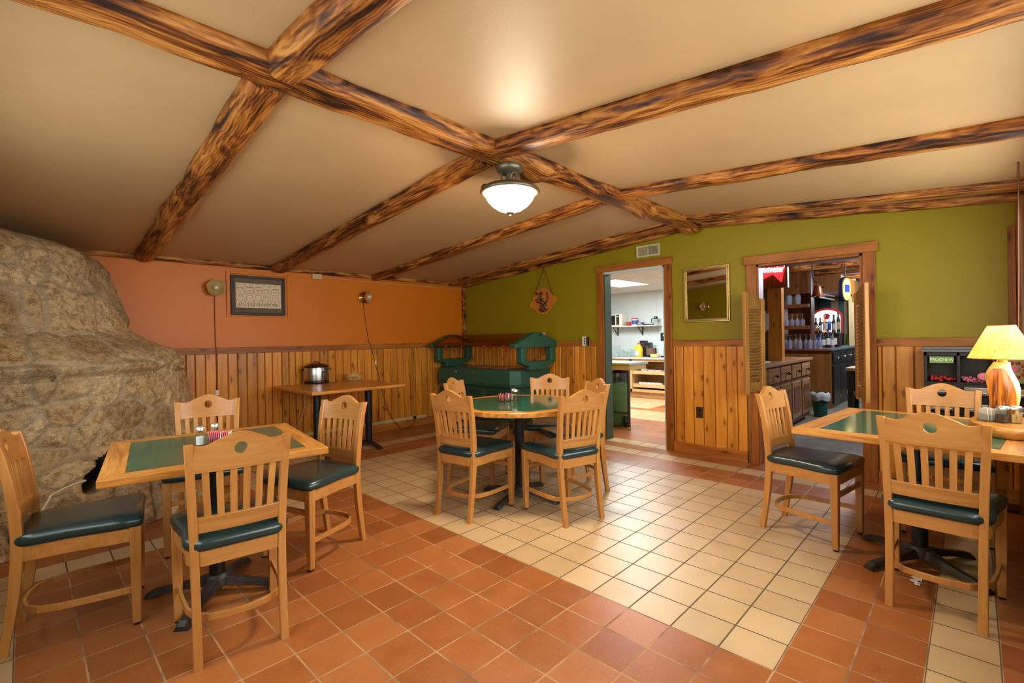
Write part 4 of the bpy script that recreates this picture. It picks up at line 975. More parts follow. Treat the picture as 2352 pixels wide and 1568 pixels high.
cc_.build('printed_candy', M['redp'], cm); MB().ball((-.1125, -.184, .99), (.003, .03, .024), 10).build('badge', M['pink'], cm)
b_ = MB(); b_.ball((-.112, -.035, .935), (.003, .036, .026), 10); b_.build('badge', M['pink'], cm)
lg = MB(); lg.box((-.05, -.03, 0), (.03, .03, cz0)); lg.box((-.1, -.2, 0), (.08, .2, .02)); lg.build('stand', M['blackp'], cm)
# ------------------------------------------------------------------ stone fireplace: one rough mass, stones and mortar as surface pattern
def xw(z):
    P = [(0, 1.25), (.67, 1.19), (.9, 1.14), (1.1, 1.10), (1.2, 1.03), (1.3, .80), (1.39, .65), (1.69, .56), (1.9, .52), (2.0, .45), (2.06, .30), (2.10, .10)]
    for (a, p), (b, q) in zip(P, P[1:]):
        if z <= b: return p + (q - p) * (z - a) / (b - a)
    return .1
def yf(z):
    P = [(0, 4.10), (.30, 4.12), (.42, 4.20), (.50, 4.30), (.9, 4.26), (1.12, 4.18), (1.17, 4.24), (1.35, 4.44), (1.55, 4.54), (1.8, 4.62), (1.93, 4.62), (2.0, 4.68), (2.12, 4.8)]
    for (a, p), (b, q) in zip(P, P[1:]):
        if z <= b: return p + (q - p) * (z - a) / (b - a)
    return 4.8
CX = XB + .004
YS = YO - .006
def surf(s, z):
    """s 0..1 from the back-wall side round to the orange wall"""
    th = s * PI / 2; n = 3.2 if z < .38 else 3.2 - 1.1 * min(1, (z - .38) / .15)
    a = xw(z) - CX + .01; b = YS - yf(z)
    c, sn = math.cos(th), math.sin(th)
    r = 1 / ((sn / 1) ** n + (c / 1) ** n) ** (1 / n)
    return Vector((CX + a * r * sn, YS - b * r * c, z))
seeds = []
def hit(u, v):
    d = ray(u, v); o = Vector((0, 0, CAM_H)); t = 2.5
    while t < 8:
        p = o + d * t; z = min(max(p.z, 0), 2.1); a = xw(z) - CX; b = YO - yf(z); n = 3.2 if z < .38 else 2.1
        dx, dy = max(0, p.x - CX) / a, max(0, YO - p.y) / b
        if dx ** n + dy ** n <= 1: return p
        t += .01
    return None
PX = [(120, 705, 1.75), (22, 640, .9), (130, 628, .7), (222, 652, 1.0), (243, 740, .95), (110, 806, 1.5), (205, 800, 1.0), (20, 800, .8), (300, 800, 1.0), (355, 815, .6), (345, 760, .5),
      (20, 900, .8), (130, 880, 1.0), (130, 950, 1.1), (260, 880, .8), (310, 880, 1.1), (400, 900, .7), (290, 950, .7), (180, 990, 1.2), (250, 1010, 1.0), (330, 985, .9), 
      (60, 980, .9), (110, 1055, .8), (150, 1085, .8), (220, 1130, .8), (290, 1150, 1.1), (60, 1180, .8), (250, 1200, .9), (380, 1120, .8), (60, 590, .8), (150, 600, .6), (340, 1050, 1.0), (450, 960, .6), (500, 1050, .9)]
R = random.Random(5)
for u, v, w in PX:
    h = hit(u, v)
    if h is not None: seeds.append((h, w, R.random()))
for k in range(14):
    z = R.uniform(.1, 2.0); seeds.append((surf(R.uniform(.0, .25), z), R.uniform(.7, 1.1), R.random()))
TILT = [Vector((R.uniform(-.16, .16), R.uniform(-.1, .1), R.uniform(-.16, .16))) for _ in seeds]
NS, NZ = 230, 240
vs, tone, mort, hole_shade = [], [], [], []
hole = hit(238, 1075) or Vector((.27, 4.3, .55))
for iz in range(NZ + 1):
    z = 2.10 * iz / NZ
    for i in range(NS + 1):
        s = i / NS; p = surf(s, z)
        wob = Vector((noise.noise(p * 3.1), noise.noise(p * 3.1 + Vector((7, 1, 3))), noise.noise(p * 3.1 + Vector((2, 9, 5))))) * .07 + Vector((noise.noise(p * 11), noise.noise(p * 11 + Vector((5, 5, 1))), noise.noise(p * 11 + Vector((1, 2, 8))))) * .014
        q = p + wob
        ds = sorted(((q - c).length / (.6 + .4 * w), k) for k, (c, w, r) in enumerate(seeds))[:2]
        edge = ds[1][0] - ds[0][0]; k = ds[0][1]
        m = max(0, min(1, 1 - (edge - .010) / .022))
        rel = min(1, edge / .045) ** .6 * .032 * (.5 + seeds[k][2]) + (p - seeds[k][0]).dot(TILT[k]) * min(1, edge / .06) + .014 * noise.noise(p * 13) + .007 * noise.noise(p * 37)
        if 1.06 < z < 1.16: rel += .05 * (1 - abs(z - 1.11) / .05) * (.6 + .4 * noise.noise((p.x * 6, 0, 0)))
        if 1.025 < z < 1.06 and noise.noise((p.x * 4, p.y * 4, 1)) > -.15: rel -= .07
        nrm = Vector((max(.05, (p.x - CX) / (xw(z) - CX)), -max(.05, (YO - p.y) / (YO - yf(z))), .12)).normalized()
        rel *= min(1, (1 - s) / .28) ** .8
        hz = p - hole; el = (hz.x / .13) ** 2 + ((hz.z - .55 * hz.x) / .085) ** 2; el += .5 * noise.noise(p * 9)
        so = max(0, min(1, (1.1 - el) * 4)) if p.y < 4.9 else 0  # mask of the opening: pushed in and painted dark as shade
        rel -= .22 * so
        vs.append(tuple(p + nrm * rel)); tone.append(seeds[k][2]); mort.append(m * (1 - so)); hole_shade.append(so)
W_ = NS + 1
fs = [(r * W_ + i, r * W_ + i + 1, (r + 1) * W_ + i + 1, (r + 1) * W_ + i) for r in range(NZ) for i in range(NS)]
# close the top with a ledge running back to the walls
nb = len(vs); top0 = NZ * W_
for i in range(W_):
    p = Vector(vs[top0 + i]); vs.append((CX, YO, 2.10) if False else tuple(p.lerp(Vector((CX, YO, 2.10)), .97))); tone.append(.1); mort.append(0); hole_shade.append(0)
fs += [(top0 + i, top0 + i + 1, nb + i + 1, nb + i) for i in range(NS)]
me = bpy.data.meshes.new('stone_fireplace'); me.from_pydata(vs, [], fs); me.update()
for p in me.polygons: p.use_smooth = True
for nm, dat in (('tone', tone), ('mortar', mort), ('hole_shade', hole_shade)):
    a = me.attributes.new(nm, 'FLOAT', 'POINT'); a.data.foreach_set('value', dat)
me.materials.append(M['stone']); fp = bpy.data.objects.new('stone_fireplace', me); COL.objects.link(fp)
tag(fp, 'rough fieldstone fireplace with a small dark opening in the left corner', 'fireplace')
c0 = on_z(30, 1290, .0)
cord('extension_cord', [(.0, 3.98, .01), (.03, 3.99, .12), (.06, 3.99, .27), (.11, 4.02, .36), (.18, 4.05, .385), (.27, 4.08, .40)], .007, 'wcord', 'white cord rising along the fireplace behind the leftmost chair')

# ------------------------------------------------------------------ saloon doors
def saloon(label, hinge, ang, w, z0, z1, flip):
    t = thing('swing_door', label, 'door', (hinge[0], hinge[1], 0), ang)
    th = .015; st = .05
    def topz(x): u = 1 - x / w; return z1 - (.065 * (.5 - .5 * math.cos(PI * u)))
    f = MB()
    f.prism([(0, z0 + .0), (st, z0 - .0), (st, topz(st)), (0, topz(0))], -th, th, mat=Matrix(((1, 0, 0, 0), (0, 0, -1, 0), (0, 1, 0, 0), (0, 0, 0, 1))))
    f.prism([(w - st, z0), (w, z0), (w, topz(w)), (w - st, topz(w - st))], -th, th, mat=Matrix(((1, 0, 0, 0), (0, 0, -1, 0), (0, 1, 0, 0), (0, 0, 0, 1))))
    f.build('stile', M['louver_z'], t, .003)
    r = MB(); pts = [(st, topz(0) - .10)] + [(w - st, topz(0) - .10)] + [(x, topz(x)) for x in [w - st - (w - 2 * st) * q / 10 for q in range(11)]]
    r.prism(pts, -th * .8, th * .8, mat=Matrix(((1, 0, 0, 0), (0, 0, -1, 0), (0, 1, 0, 0), (0, 0, 0, 1))))
    r.box((st, -th * .8, z0 + .02), (w - st, th * .8, z0 + .11)); r.build('rail', M['louver'], t, .003)
    l = MB(); zz = z0 + .125
    while zz < topz(0) - .115:
        l.add([(st - .004, -.014, zz), (w - st + .004, -.014, zz), (w - st + .004, .012, zz + .026), (st - .004, .012, zz + .026), (st - .004, -.014, zz + .006), (w - st + .004, -.014, zz + .006), (w - st + .004, .012, zz + .032), (st - .004, .012, zz + .032)],
              [(0, 3, 2, 1), (4, 5, 6, 7), (0, 1, 5, 4), (2, 3, 7, 6), (0, 4, 7, 3), (1, 2, 6, 5)]); zz += .0285
    l.build('louver_slats', M['louver'], t)
    hb = MB(); hb.box((-.012, -.022, z1 - .10), (.03, -.015, z1 - .075)); hb.tube([(0, -.02, z1 - .14), (0, -.02, z1 - .07)], .008, 8); hb.box((-.012, -.022, z0 + .03), (.03, -.015, z0 + .055)); hb.build('hinge', M['brass'], t)
    return t
sdl = saloon('louvred swing door folded open at the left of the bar doorway', (XG - .035, 1.435), math.radians(163), .29, .70, 1.655, 1)
sdr = saloon('louvred swing door folded open at the right of the bar doorway', (XG - .035, .71), math.radians(202), .29, .70, 1.655, -1)
hk = MB(); hk.tube([(4.99, .70, 1.62), (4.96, .715, 1.645), (4.93, .71, 1.63)], .007, 8)
hk.tube([(4.985, 1.47, 1.6), (4.955, 1.45, 1.615), (4.93, 1.45, 1.6)], .007, 8)

# ------------------------------------------------------------------ kitchen things
kc = thing('kitchen_counter', 'birch kitchen counter with pull-out trays along the far white wall', 'counter', (9.12, 5.1, 0))
MB().box((-.30, -.95, .775), (.32, 1.88, .815)).build('worktop', plain('grey_worktop', (176, 176, 172), .35), kc, .006)
c = MB(); c.box((-.27, -.95, .10), (.32, -.90, .775)); c.box((-.27, 1.84, .1), (.32, 1.88, .775)); c.box((-.27, .02, .1), (.32, .07, .775)); c.box((-.27, -.9, .10), (.32, 1.85, .16)); c.box((-.27, -.9, .73), (.32, 1.85, .775)); c.box((.3, -.9, .16), (.32, 1.85, .73)); c.box((-.27, .07, .1), (-.25, .09, .775)); c.box((-.22, -.95, 0), (.32, 1.88, .1))
c.build('carcass', M['kwood'], kc, .003)
for k, (z, h) in enumerate(((.47, .070), (.20, .075))):
    t_ = MB(); t_.box((-.29, -.86, z), (-.27, .0, z + h)); t_.box((-.27, -.86, z), (.25, 0, z + .012)); t_.box((-.27, -.86, z), (.25, -.845, z + .065)); t_.box((-.27, -.015, z), (.25, 0, z + .065)); t_.build('pull_out_tray', M['kwood'], kc, .003)
dr_ = MB(); dr_.box((-.29, .1, .18), (-.27, .9, .72)); dr_.build('door', M['kwood'], kc, .003)
for k, (y, n) in enumerate(((4.90, 6), (4.74, 5), (4.58, 5), (4.42, 5))):
    for q in range(n): 
        tag(MB().lathe([(.04, 0), (.075, .008), (.078, .014), (.07, .014)], 16, (8.98, y, .4845 + .0145 * q)).build('plate', M['paper'] if k < 3 else plain('tan_plate', (170, 150, 120), .4)),
            ('white plate in the leftmost stack', 'white plate in the second stack', 'white plate in the third stack', 'tan plate in the right stack')[k] + ' on the upper kitchen tray', 'plate', 'plates on the upper pull-out tray, stack %d' % (k + 1))
for k in range(5):
    t_ = MB(); t_.lathe([(.042, 0), (.03, .11), (.033, .115)], 14, mat=Matrix.Translation((8.98, 5.02 - .10 * k, .262 + .0 * k)) @ Matrix.Rotation(PI / 2, 4, 'X'))
    tag(t_.build('foam_cup', M['paper']), 'white foam cup lying nested in the row on the lower kitchen tray', 'cup', 'foam cups on the lower pull-out tray')
ks = thing('wall_shelf', 'white shelf on black brackets on the far kitchen wall', 'shelf', (9.3, 5.4, 1.46))
MB().box((-.13, -.66, 0), (.145, .9, .02)).build('board', M['white'], ks, .003)
for y in (-.22, .40):
    k_ = MB(); k_.box((-.1, y - .01, -.012), (.14, y + .01, 0)); k_.box((.128, y - .01, -.19), (.146, y + .01, 0)); k_.bar([(.13, y, -.17), (-.06, y, -.01)], .016, .012); k_.build('bracket', M['blackp'], ks)
mv = thing('microwave', 'white microwave at the left end of the kitchen shelf', 'microwave', (9.3, 5.80, 1.4802))
MB().box((-.13, -.26, 0), (.13, .26, .27)).build('body', M['white'], mv, .01); MB().box((-.136, -.1, .03), (-.13, .24, .24)).build('window', M['blackp'], mv, .003); MB().box((-.138, -.2, .03), (-.13, -.13, .25)).build('control_panel', M['frame'], mv, .002)
MB().box((-.14, -.19, .2), (-.138, -.14, .22)).build('display', emit('green_digits', (90, 200, 120), .8), mv)
def can(name, label, x, y, z, r, h, mats, lid=None, grp=None):
    t = thing(name, label, name.split('_')[-1], (x, y, z), 0, grp)
    MB().lathe([(r * .95, 0), (r, .004), (r, h * .92), (r * .97, h)], 18).build('body', M[mats[0]], t)
    if len(mats) > 1: MB().lathe([(r * 1.01, h * .2), (r * 1.012, h * .22), (r * 1.012, h * .8), (r * 1.01, h * .82)], 18, cap=False).build('label_band', M[mats[1]], t)
    if lid: MB().lathe([(r * 1.04, h), (r * 1.04, h + .02), (r * .9, h + .024)], 18).build('lid', M[lid], t)
    return t
can('glass_jar', 'small glass jar right of the microwave on the kitchen shelf', 9.28, 5.51, 1.4802, .04, .09, ['glass'])
can('red_can', 'small red can on the kitchen shelf beside the white tub', 9.28, 5.43, 1.4802, .045, .09, ['redp'])
can('food_tub', 'white tub with red lid and purple label on the kitchen shelf', 9.28, 5.28, 1.4802, .07, .14, ['white', 'bluep'], 'redp')
can('spice_can', 'small blue and white can in the middle of the kitchen shelf', 9.24, 5.08, 1.4802, .03, .09, ['white', 'bluep'])
bw = MB(); bw.lathe([(.02, 0), (.05, .005), (.085, .06), (.09, .065)], 18, (9.3, 5.14, 1.4802)); tag(bw.build('bowl', M['chrome']), 'shiny bowl behind the small blue can on the kitchen shelf', 'bowl')
tg = MB(); tg.bar([(9.22, 4.82, 1.497), (9.22, 5.05, 1.499)], .10, .02); tag(tg.build('tool_tray', M['frame']), 'dark flat tray of tools near the right end of the kitchen shelf', 'tray')
cpj = thing('coffee_pot', 'glass coffee pot with black collar at the right end of the kitchen shelf', 'pot', (9.29, 4.79, 1.4802))
MB().lathe([(.05, 0), (.075, .02), (.075, .07), (.045, .12), (.04, .13)], 20).build('glass_body', M['glass'], cpj); MB().lathe([(.042, .128), (.046, .15), (.03, .165), (.04, .18)], 16).build('collar', M['blackp'], cpj); MB().tube([(0, .05, .14), (0, .1, .13), (0, .1, .05)], .01, 8).build('handle', M['blackp'], cpj)
KT = .8155
jg = thing('juice_jug', 'yellow jug with a handle on the kitchen counter', 'jug', (9.0, 5.03, KT))
MB().lathe([(.075, 0), (.08, .01), (.08, .16), (.06, .21), (.03, .25), (.028, .27)], 18).build('body', M['yellow'], jg); MB().lathe([(.03, .27), (.03, .29), (.02, .295)], 12).build('cap', M['redp'], jg); MB().tube([(0, .05, .23), (0, .1, .24), (0, .11, .2), (0, .08, .15)], .012, 8).build('handle', M['yellow'], jg); MB().box((-.083, -.04, .04), (-.07, .04, .13)).build('label', M['paper'], jg)
can('steel_pitcher', 'tilted glass pitcher at the left end of the kitchen counter', 9.05, 5.60, KT, .08, .24, ['glass'])
R = random.Random(3)
for k in range(9):
    can('drinking_glass', 'clear drinking glass in the row between pitcher and yellow jug', 9.0 + .11 * (k % 2), 5.52 - .042 * k, KT, .035, .11 + .03 * (k % 3), ['glass'], None, 'glasses on the kitchen counter')
ct = thing('coffee_canister', 'tall black coffee dispenser behind the yellow jug', 'dispenser', (9.17, 4.90, KT)); MB().box((-.07, -.06, 0), (.07, .06, .30)).build('body', M['blackp'], ct, .01); MB().box((-.074, -.03, .06), (-.07, .03, .24)).build('panel', M['frame'], ct)
ct2 = thing('coffee_canister', 'shorter black dispenser left of the tall one on the counter', 'dispenser', (9.22, 5.04, KT)); MB().box((-.06, -.07, 0), (.06, .07, .34)).build('body', M['blackp'], ct2, .01); MB().box((-.064, -.05, .2), (-.06, .05, .3)).build('panel', M['frame'], ct2)
ct2['label'] = 'black dispenser standing directly behind the yellow jug'
ct['label'] = 'black coffee dispenser between the yellow jug and the clear tub'
can('clear_tub', 'clear plastic tub of brown coffee on the kitchen counter', 9.02, 4.76, KT, .10, .23, ['glass', 'pepper'], 'glass')
bkb = MB().lathe([(.06, 0), (.09, .07), (.095, .07), (.09, .01)], 18, (8.92, 4.63, KT)); tag(bkb.build('wire_basket', M['basket']), 'small straw tray right of the clear coffee tub', 'basket')
cg = thing('coffee_machine', 'black coffee machine with green display at the right edge of the kitchen doorway', 'coffee machine', (9.1, 4.45, KT)); MB().box((-.1, -.12, .33), (.12, .10, .50)).build('head', M['blackp'], cg, .01); MB().box((-.05, -.03, 0), (.1, .03, .33)).build('column', M['steel'], cg, .004); MB().box((-.105, -.08, .43), (-.1, .04, .46)).build('display', emit('display_green', (60, 210, 150), 1.2), cg); MB().box((-.1, -.1, 0), (.12, .1, .03)).build('base', M['blackp'], cg, .004); MB().lathe([(.05, .05), (.06, .12), (.04, .2), (.045, .21)], 14, (-.06, 0, 0)).build('carafe', M['glass'], cg)
kt = thing('work_table', 'steel-topped work table inside the kitchen doorway on the left', 'table', (5.78, 3.70, 0))
MB().box((-.16, -.42, .865), (.34, .85, .90)).build('table_top', M['steel'], kt, .006); MB().box((-.13, -.40, .80), (.31, .82, .865)).build('apron', M['kwood'], kt, .003)
for x in (-.12, .26):
    for y in ((-.37, .78) if x < 0 else (.25, .78)): MB().tube([(x, y, .03), (x, y, .8)], .02, 10).build('leg', M['iron'], kt)
MB().tube([(-.12, -.37, .22), (-.12, .78, .22)], .014, 8).tube([(.26, .25, .22), (.26, .78, .22)], .014, 8).build('leg_brace', M['iron'], kt)
for x, y in ((-.12, -.37), (.26, .25)): MB().lathe([(.018, 0), (.024, .01), (.02, .035)], 12, (x, y, 0)).build('foot', M['steel'], kt)
wb = thing('waste_bin', 'tall green wheeled waste bin under the steel work table', 'bin', (5.87, 3.655, 0))
MB().lathe([(.15, .02), (.165, .04), (.178, .66), (.18, .70)], 26).build('body', M['binGreen'], wb)
bg = MB(); secs = []
for r, z in ((.182, .62), (.188, .68), (.190, .74), (.176, .775), (.15, .76)): secs.append([((r + .006 * math.sin(a * 9 + z * 40)) * math.cos(a), (r + .006 * math.sin(a * 9 + z * 40)) * math.sin(a), z + .008 * math.sin(5 * a)) for a in [2 * PI * k / 44 for k in range(44)]])
bg.loft(secs, True, cap=False); bg.build('bin_bag', M['bag'], wb)
wh = MB().lathe([(.07, -.02), (.075, -.012), (.075, .012), (.07, .02)], 20, mat=Matrix.Translation((-.06, -.19, .076)) @ Matrix.Rotation(.6, 4, 'Z') @ Matrix.Rotation(PI / 2, 4, 'X')).build('wheel', M['blackp'], wb)
hb = MB()
for k in range(7):
    a = 2 * PI * k / 7; hb.bar([(.015 * math.cos(a), -.022, .015 * math.sin(a)), (.06 * math.cos(a), -.022, .06 * math.sin(a))], .004, .014, mat=Matrix.Translation((-.06, -.19, .076)) @ Matrix.Rotation(.6, 4, 'Z'))
hb.build('spokes', M['steel'], wh)
dv = tag(MB().lathe([(.08, KZ - .012), (.075, KZ - .003), (.05, KZ)], 20, (8.7, 5.35, 0)).build('smoke_detector', M['white']), 'round white detector on the kitchen ceiling beyond the light panel', 'detector')
# ------------------------------------------------------------------ bar things
dc = thing('drawer_cabinet', 'oak drawer cabinet with four dark-knobbed drawers behind the left swing door', 'cabinet', (0, 0, 0))
cx0, cx1, cy = 5.55, 8.05, 1.74
MB().box((cx0 - .05, cy - .04, .865), (cx1 + .06, 2.125, .905)).build('counter_top', M['cabwood'], dc, .006)
MB().box((cx0, cy, .08), (cx1, 2.125, .865)).box((cx0, cy + .06, 0), (cx1, 2.125, .08)).build('body', M['cabwood_z'], dc)
nd = 5; dw = (cx1 - cx0) / nd
for k in range(nd):
    a, b = cx0 + dw * k + .03, cx0 + dw * (k + 1) - .03
    d_ = MB().box((a, cy - .02, .66), (b, cy, .84)).build('drawer', M['cabwood'], dc, .006)
    MB().lathe([(.008, 0), (.008, .02), (.022, .028), (.024, .038), (.012, .046)], 12, mat=Matrix.Translation(((a + b) / 2, cy - .02, .75)) @ Matrix.Rotation(PI / 2, 4, 'X')).build('knob', M['blackp'], d_)
    f = MB(); f.box((a, cy - .02, .12), (b, cy, .61)); dd = f.build('door', M['cabwood'], dc, .006)
    MB().box((a + .07, cy - .026, .19), (b - .07, cy - .02, .54)).build('panel', M['cabwood_z'], dd, .006)
R = random.Random(2)
for k in range(3):
    tag(MB().box((5.75 + .2 * k, 1.80, .9055), (6.02 + .2 * k, 2.0, .912 + .004 * k)).build('paper_stack', M['paper']), ('flat papers nearest the swing door on the oak drawer cabinet', 'flat papers in the middle of the oak drawer cabinet top', 'flat papers farthest along the oak drawer cabinet top')[k], 'papers')
struct(MB().box((6.93, 1.80, 0), (7.05, 1.965, BZ)).build('trim_16', M['pine_pale']))
struct(MB().box((6.9, 1.965, 0), (7.0, 2.16, BZ)).build('trim_17', M['barwood']))
ph = thing('wall_phone', 'cream wall phone with a coiled cord on the post behind the left swing door', 'phone', (6.88, 1.99, 1.42))
MB().tube([(0, 0, .13), (-.03, 0, .11), (-.035, 0, 0), (-.03, 0, -.10), (0, 0, -.12)], [.022, .026, .016, .026, .022], 10).build('handset', M['white'], ph)
MB().box((0, -.05, -.11), (.03, .05, .11)).build('base', M['white'], ph, .006)
MB().tube([(-.01 + .008 * math.cos(q * 1.3), .0 + .008 * math.sin(q * 1.3), -.12 - .006 * q) for q in range(46)], .0022, 5).build('coiled_cord', M['white'], ph)
# red bow-tie sign with glowing lettering
ns = thing('neon_sign', 'glowing red bow-tie beer sign hung at the top left of the bar doorway', 'sign', (6.2, 0, 0))
pts = [on_x(u, v, 6.2) for u, v in ((1730, 606), (1803, 600), (1794, 647), (1775, 629), (1751, 641), (1722, 652))]
MB().prism([(p.y, p.z) for p in pts], -.02, .03, mat=Matrix(((0, 0, 1, 0), (1, 0, 0, 0), (0, 1, 0, 0), (0, 0, 0, 1)))).build('red_panel', emit('neon_red', (226, 36, 44), 1.7), ns)
p = on_x(1775, 619, 6.2)
text_mesh('lettering', 'Budweiser', .115, emit('neon_white', (255, 240, 246), 2.4), ns, (-.03, p.y, p.z), (PI / 2, .05, -PI / 2), .004, .25, 'CENTER', .50)
q0, q1 = on_x(1742, 645, 6.2), on_x(1803, 655, 6.2)
MB().box((.03, q1.y - .02, q1.z - .02), (.09, q0.y + .12, q1.z + .22)).build('back_board', M['barwood'], ns)
# open shelf tower and bar front
T = 9.3
def at(u, v): return on_x(u, v, T)
a, b = at(1800, 620), at(1858, 617)
st_ = thing('shelf_tower', 'tall open wooden shelf tower with glasses behind the bar', 'shelf', (0, 0, 0))
MB().box((T + .22, b.y, 1.0), (T + .25, min(a.y, 2.415), 2.33)).build('back_panel', M['barply'], st_)
MB().box((T + .02, b.y - .02, 1.0), (T + .25, b.y, 2.33)).box((T - .02, b.y, 1.93), (T + .22, min(a.y, 2.415), 2.33)).build('side_panel', M['barwood'], st_)
levels = [at(1825, 699).z, at(1825, 748).z]
for z in levels: MB().box((T - .06, b.y, z - .065), (T + .22, min(a.y + .02, 2.415), z)).build('shelf_board', M['barwood_x'], st_, .006)
bf = thing('bar_counter', 'plain wooden bar end panel with a red-brown top below the shelf tower', 'counter', (0, 0, 0))
a2, b2 = at(1800, 805), at(1908, 800)
MB().box((T, b2.y, 0), (T + .04, 2.415, .955)).build('end_panel', M['barply'], bf); MB().box((T - .06, b2.y - .02, .955), (T + .035, 2.415, .99)).build('counter_top', plain('red_brown_top', (128, 62, 44), .25), bf, .008)
bb = thing('back_bar_cabinet', 'dark back bar cabinet with pale-edged doors and knobs', 'cabinet', (0, 0, 0))
yb = b2.y
MB().box((T + .06, yb, 0), (12.3, 2.41, .955)).build('body', M['dkwood'], bb); MB().box((T + .04, yb - .03, .956), (12.35, 2.41, 1.0)).build('counter_top', plain('grey_bar_top', (120, 132, 138), .25), bb, .006)
for k in range(5):
    xa = T + .12 + .58 * k; d_ = MB().box((xa, yb - .02, .06), (xa + .54, yb, .70)).build('door', M['dkwood'], bb, .006)
    MB().box((xa + .50, yb - .026, .12), (xa + .53, yb - .02, .19)).build('hinge', M['chrome'], d_)
    d_ = MB().box((xa, yb - .02, .74), (xa + .54, yb, .93)).build('drawer', M['dkwood'], bb, .006); MB().ball((xa + .27, yb - .035, .83), .02, 8).build('knob', M['chrome'], d_)
def wineglass(loc, lab, grp, h=.17, inv=True):
    t = MB(); P = [(.033, 0), (.032, .003), (.005, .008), (.004, .07), (.012, .08), (.034, .11), (.036, .13), (.030, h)]
    if inv: P = [(r, h - z) for r, z in P][::-1]
    t.lathe(P, 14, cap=False); o = t.build('wine_glass', M['bar_glass']); o.location = loc; return tag(o, lab, 'glass', grp)
def row(u0, u1, v, X, n, lab, grp, h, dx=0):
    o = None
    for k in range(n):
        p = on_x(u0 + (u1 - u0) * k / max(1, n - 1), v, X); l = (X + dx * (k % 2), p.y, p.z)
        if o is None: o = wineglass(l, lab, grp, h)
        else: dup(o, l)
zb = .9905
o = None
for k in range(8):
    p = on_x(1805 + 11.5 * k, 790, T)
    l = (T + .012 - .05 * (k % 2), p.y, zb)
    if o is None: o = wineglass(l, 'upside-down stemmed glass in the row on the red-brown bar top', 'glasses on the bar top', .24)
    else: dup(o, l)
for z, n, lb, g in ((levels[0], 2, 'wide upside-down wine glass on the top tower shelf', 'glasses on the top tower shelf'), (levels[1], 4, 'upside-down wine glass on the middle tower shelf', 'glasses on the middle tower shelf')):
    o = None
    for k in range(n):
        p = on_x((1812 if n == 2 else 1806) + (20 if n == 2 else 12) * k, 690, T); l = (T + .02, p.y, z + .0005)
        if o is None: o = wineglass(l, lb, g, .26 if n == 2 else .2); o.scale = (1.35, 1.35, 1) if n == 2 else (1.1, 1.1, 1)
        else: dup(o, l)
# bottles on the back bar
def bottle(k, loc, lab, grp):
    R = random.Random(k); t = thing('liquor_bottle', lab, 'bottle', loc, 0, grp); r = .029; h = .27 + .05 * (k % 3)
    MB().lathe([(r, 0), (r, h * .58), (r * .8, h * .66), (.013, h * .76), (.012, h * .94)], 12).build('glass_body', M[('bar_glass', 'amber_glass', 'plastic_d', 'dkwood')[k % 4]], t)
    MB().lathe([(r * 1.02, h * .15), (r * 1.03, h * .16), (r * 1.03, h * .5), (r * 1.02, h * .51)], 12, cap=False).build('label_band', M[('paper', 'cream', 'bluep', 'paper')[(k // 2) % 4]], t)
    MB().lathe([(.015, h * .92), (.015, h), (.01, h * 1.01)], 10).build('cap', M[('blackp', 'chrome', 'redp', 'blackp')[k % 4]], t); return t
protos = []
rows = [(9.75, 1.0005, 1868, 1932, 9, 'front row'), (9.95, 1.0005, 1872, 1930, 9, 'second row'), (10.25, 1.26, 1868, 1922, 9, 'back row')]
for ri, (X, z, u0, u1, n, nm) in enumerate(rows):
    for k in range(n):
        y = 2.30 - (2.30 - yb - .05) * k / (n - 1)
        lb = 'liquor bottle in the ' + nm + ' on the back bar'; g = 'bottles in the ' + nm
        q = (k * 3 + ri) % 8
        if len(protos) < 8: t = bottle(len(protos), (X, y, z), lb, g); protos.append(t)
        else: dup(protos[q], (X, y, z), 0, lb, g)
rs = tag(MB().box((10.14, yb + .02, 1.0), (10.36, 2.36, 1.259)).build('bottle_riser', M['dkwood']), 'dark step under the back row of liquor bottles', 'riser')
for k in range(5):
    p = on_x(1934 + 9 * k, 780, 11.0); t = MB().lathe([(.05, 0), (.055, .16), (.04, .18), (.045, .24)], 12, (0, 0, 0)); o = t.build('green_jar', M['glass'] if k % 2 else M['greenp']); o.location = (11.5 + .15 * k, yb + .08 + .06 * (k % 3), 1.0005)
    tag(o, 'small jar in the row at the far right end of the back bar', 'jar', 'jars at the right end of the back bar')
# bell, oblong sign, arch sign, soffit
c = on_x(1878, 681, 8.0)
be = thing('copper_bell', 'copper ship bell hanging in the middle of the bar doorway', 'bell', (8.0, c.y, c.z))
MB().lathe([(.095, 0), (.085, .012), (.062, .05), (.052, .10), (.048, .14), (.03, .165), (.006, .17)], 24).build('bell_body', M['copper'], be)
MB().tube([(0, 0, .168), (0, 0, .20), (0, .03, .22), (0, .06, .30), (0, .06, BZ - c.z)], .009, 8).build('bracket', M['blackp'], be); MB().ball((0, 0, -.005), .018, 8).build('clapper', M['blackp'], be)
c = on_x(1942, 664, 8.8)
ps = thing('lit_sign', 'oblong blue and yellow lit sign high at the right of the bar doorway', 'sign', (8.8, c.y, c.z), math.radians(58))
def oblong(w, h, n=30): return [(w * math.cos(2 * PI * k / n), h * (abs(math.sin(2 * PI * k / n)) ** .7) * (1 if math.sin(2 * PI * k / n) >= 0 else -1)) for k in range(n)]
tz = Matrix(((0, 0, 1, 0), (1, 0, 0, 0), (0, 1, 0, 0), (0, 0, 0, 1)))
MB().prism(oblong(.085, .19), -.02, .05, mat=tz).build('casing', plain('navy_casing', (34, 36, 62), .35), ps, .01)
MB().prism(oblong(.07, .17), -.026, -.02, mat=tz).build('lit_face', emit('sign_yellow', (255, 214, 60), 2.0), ps)
MB().box((-.029, -.045, -.05), (-.026, .045, .07)).build('blue_band', emit('sign_blue', (40, 60, 170), .9), ps)
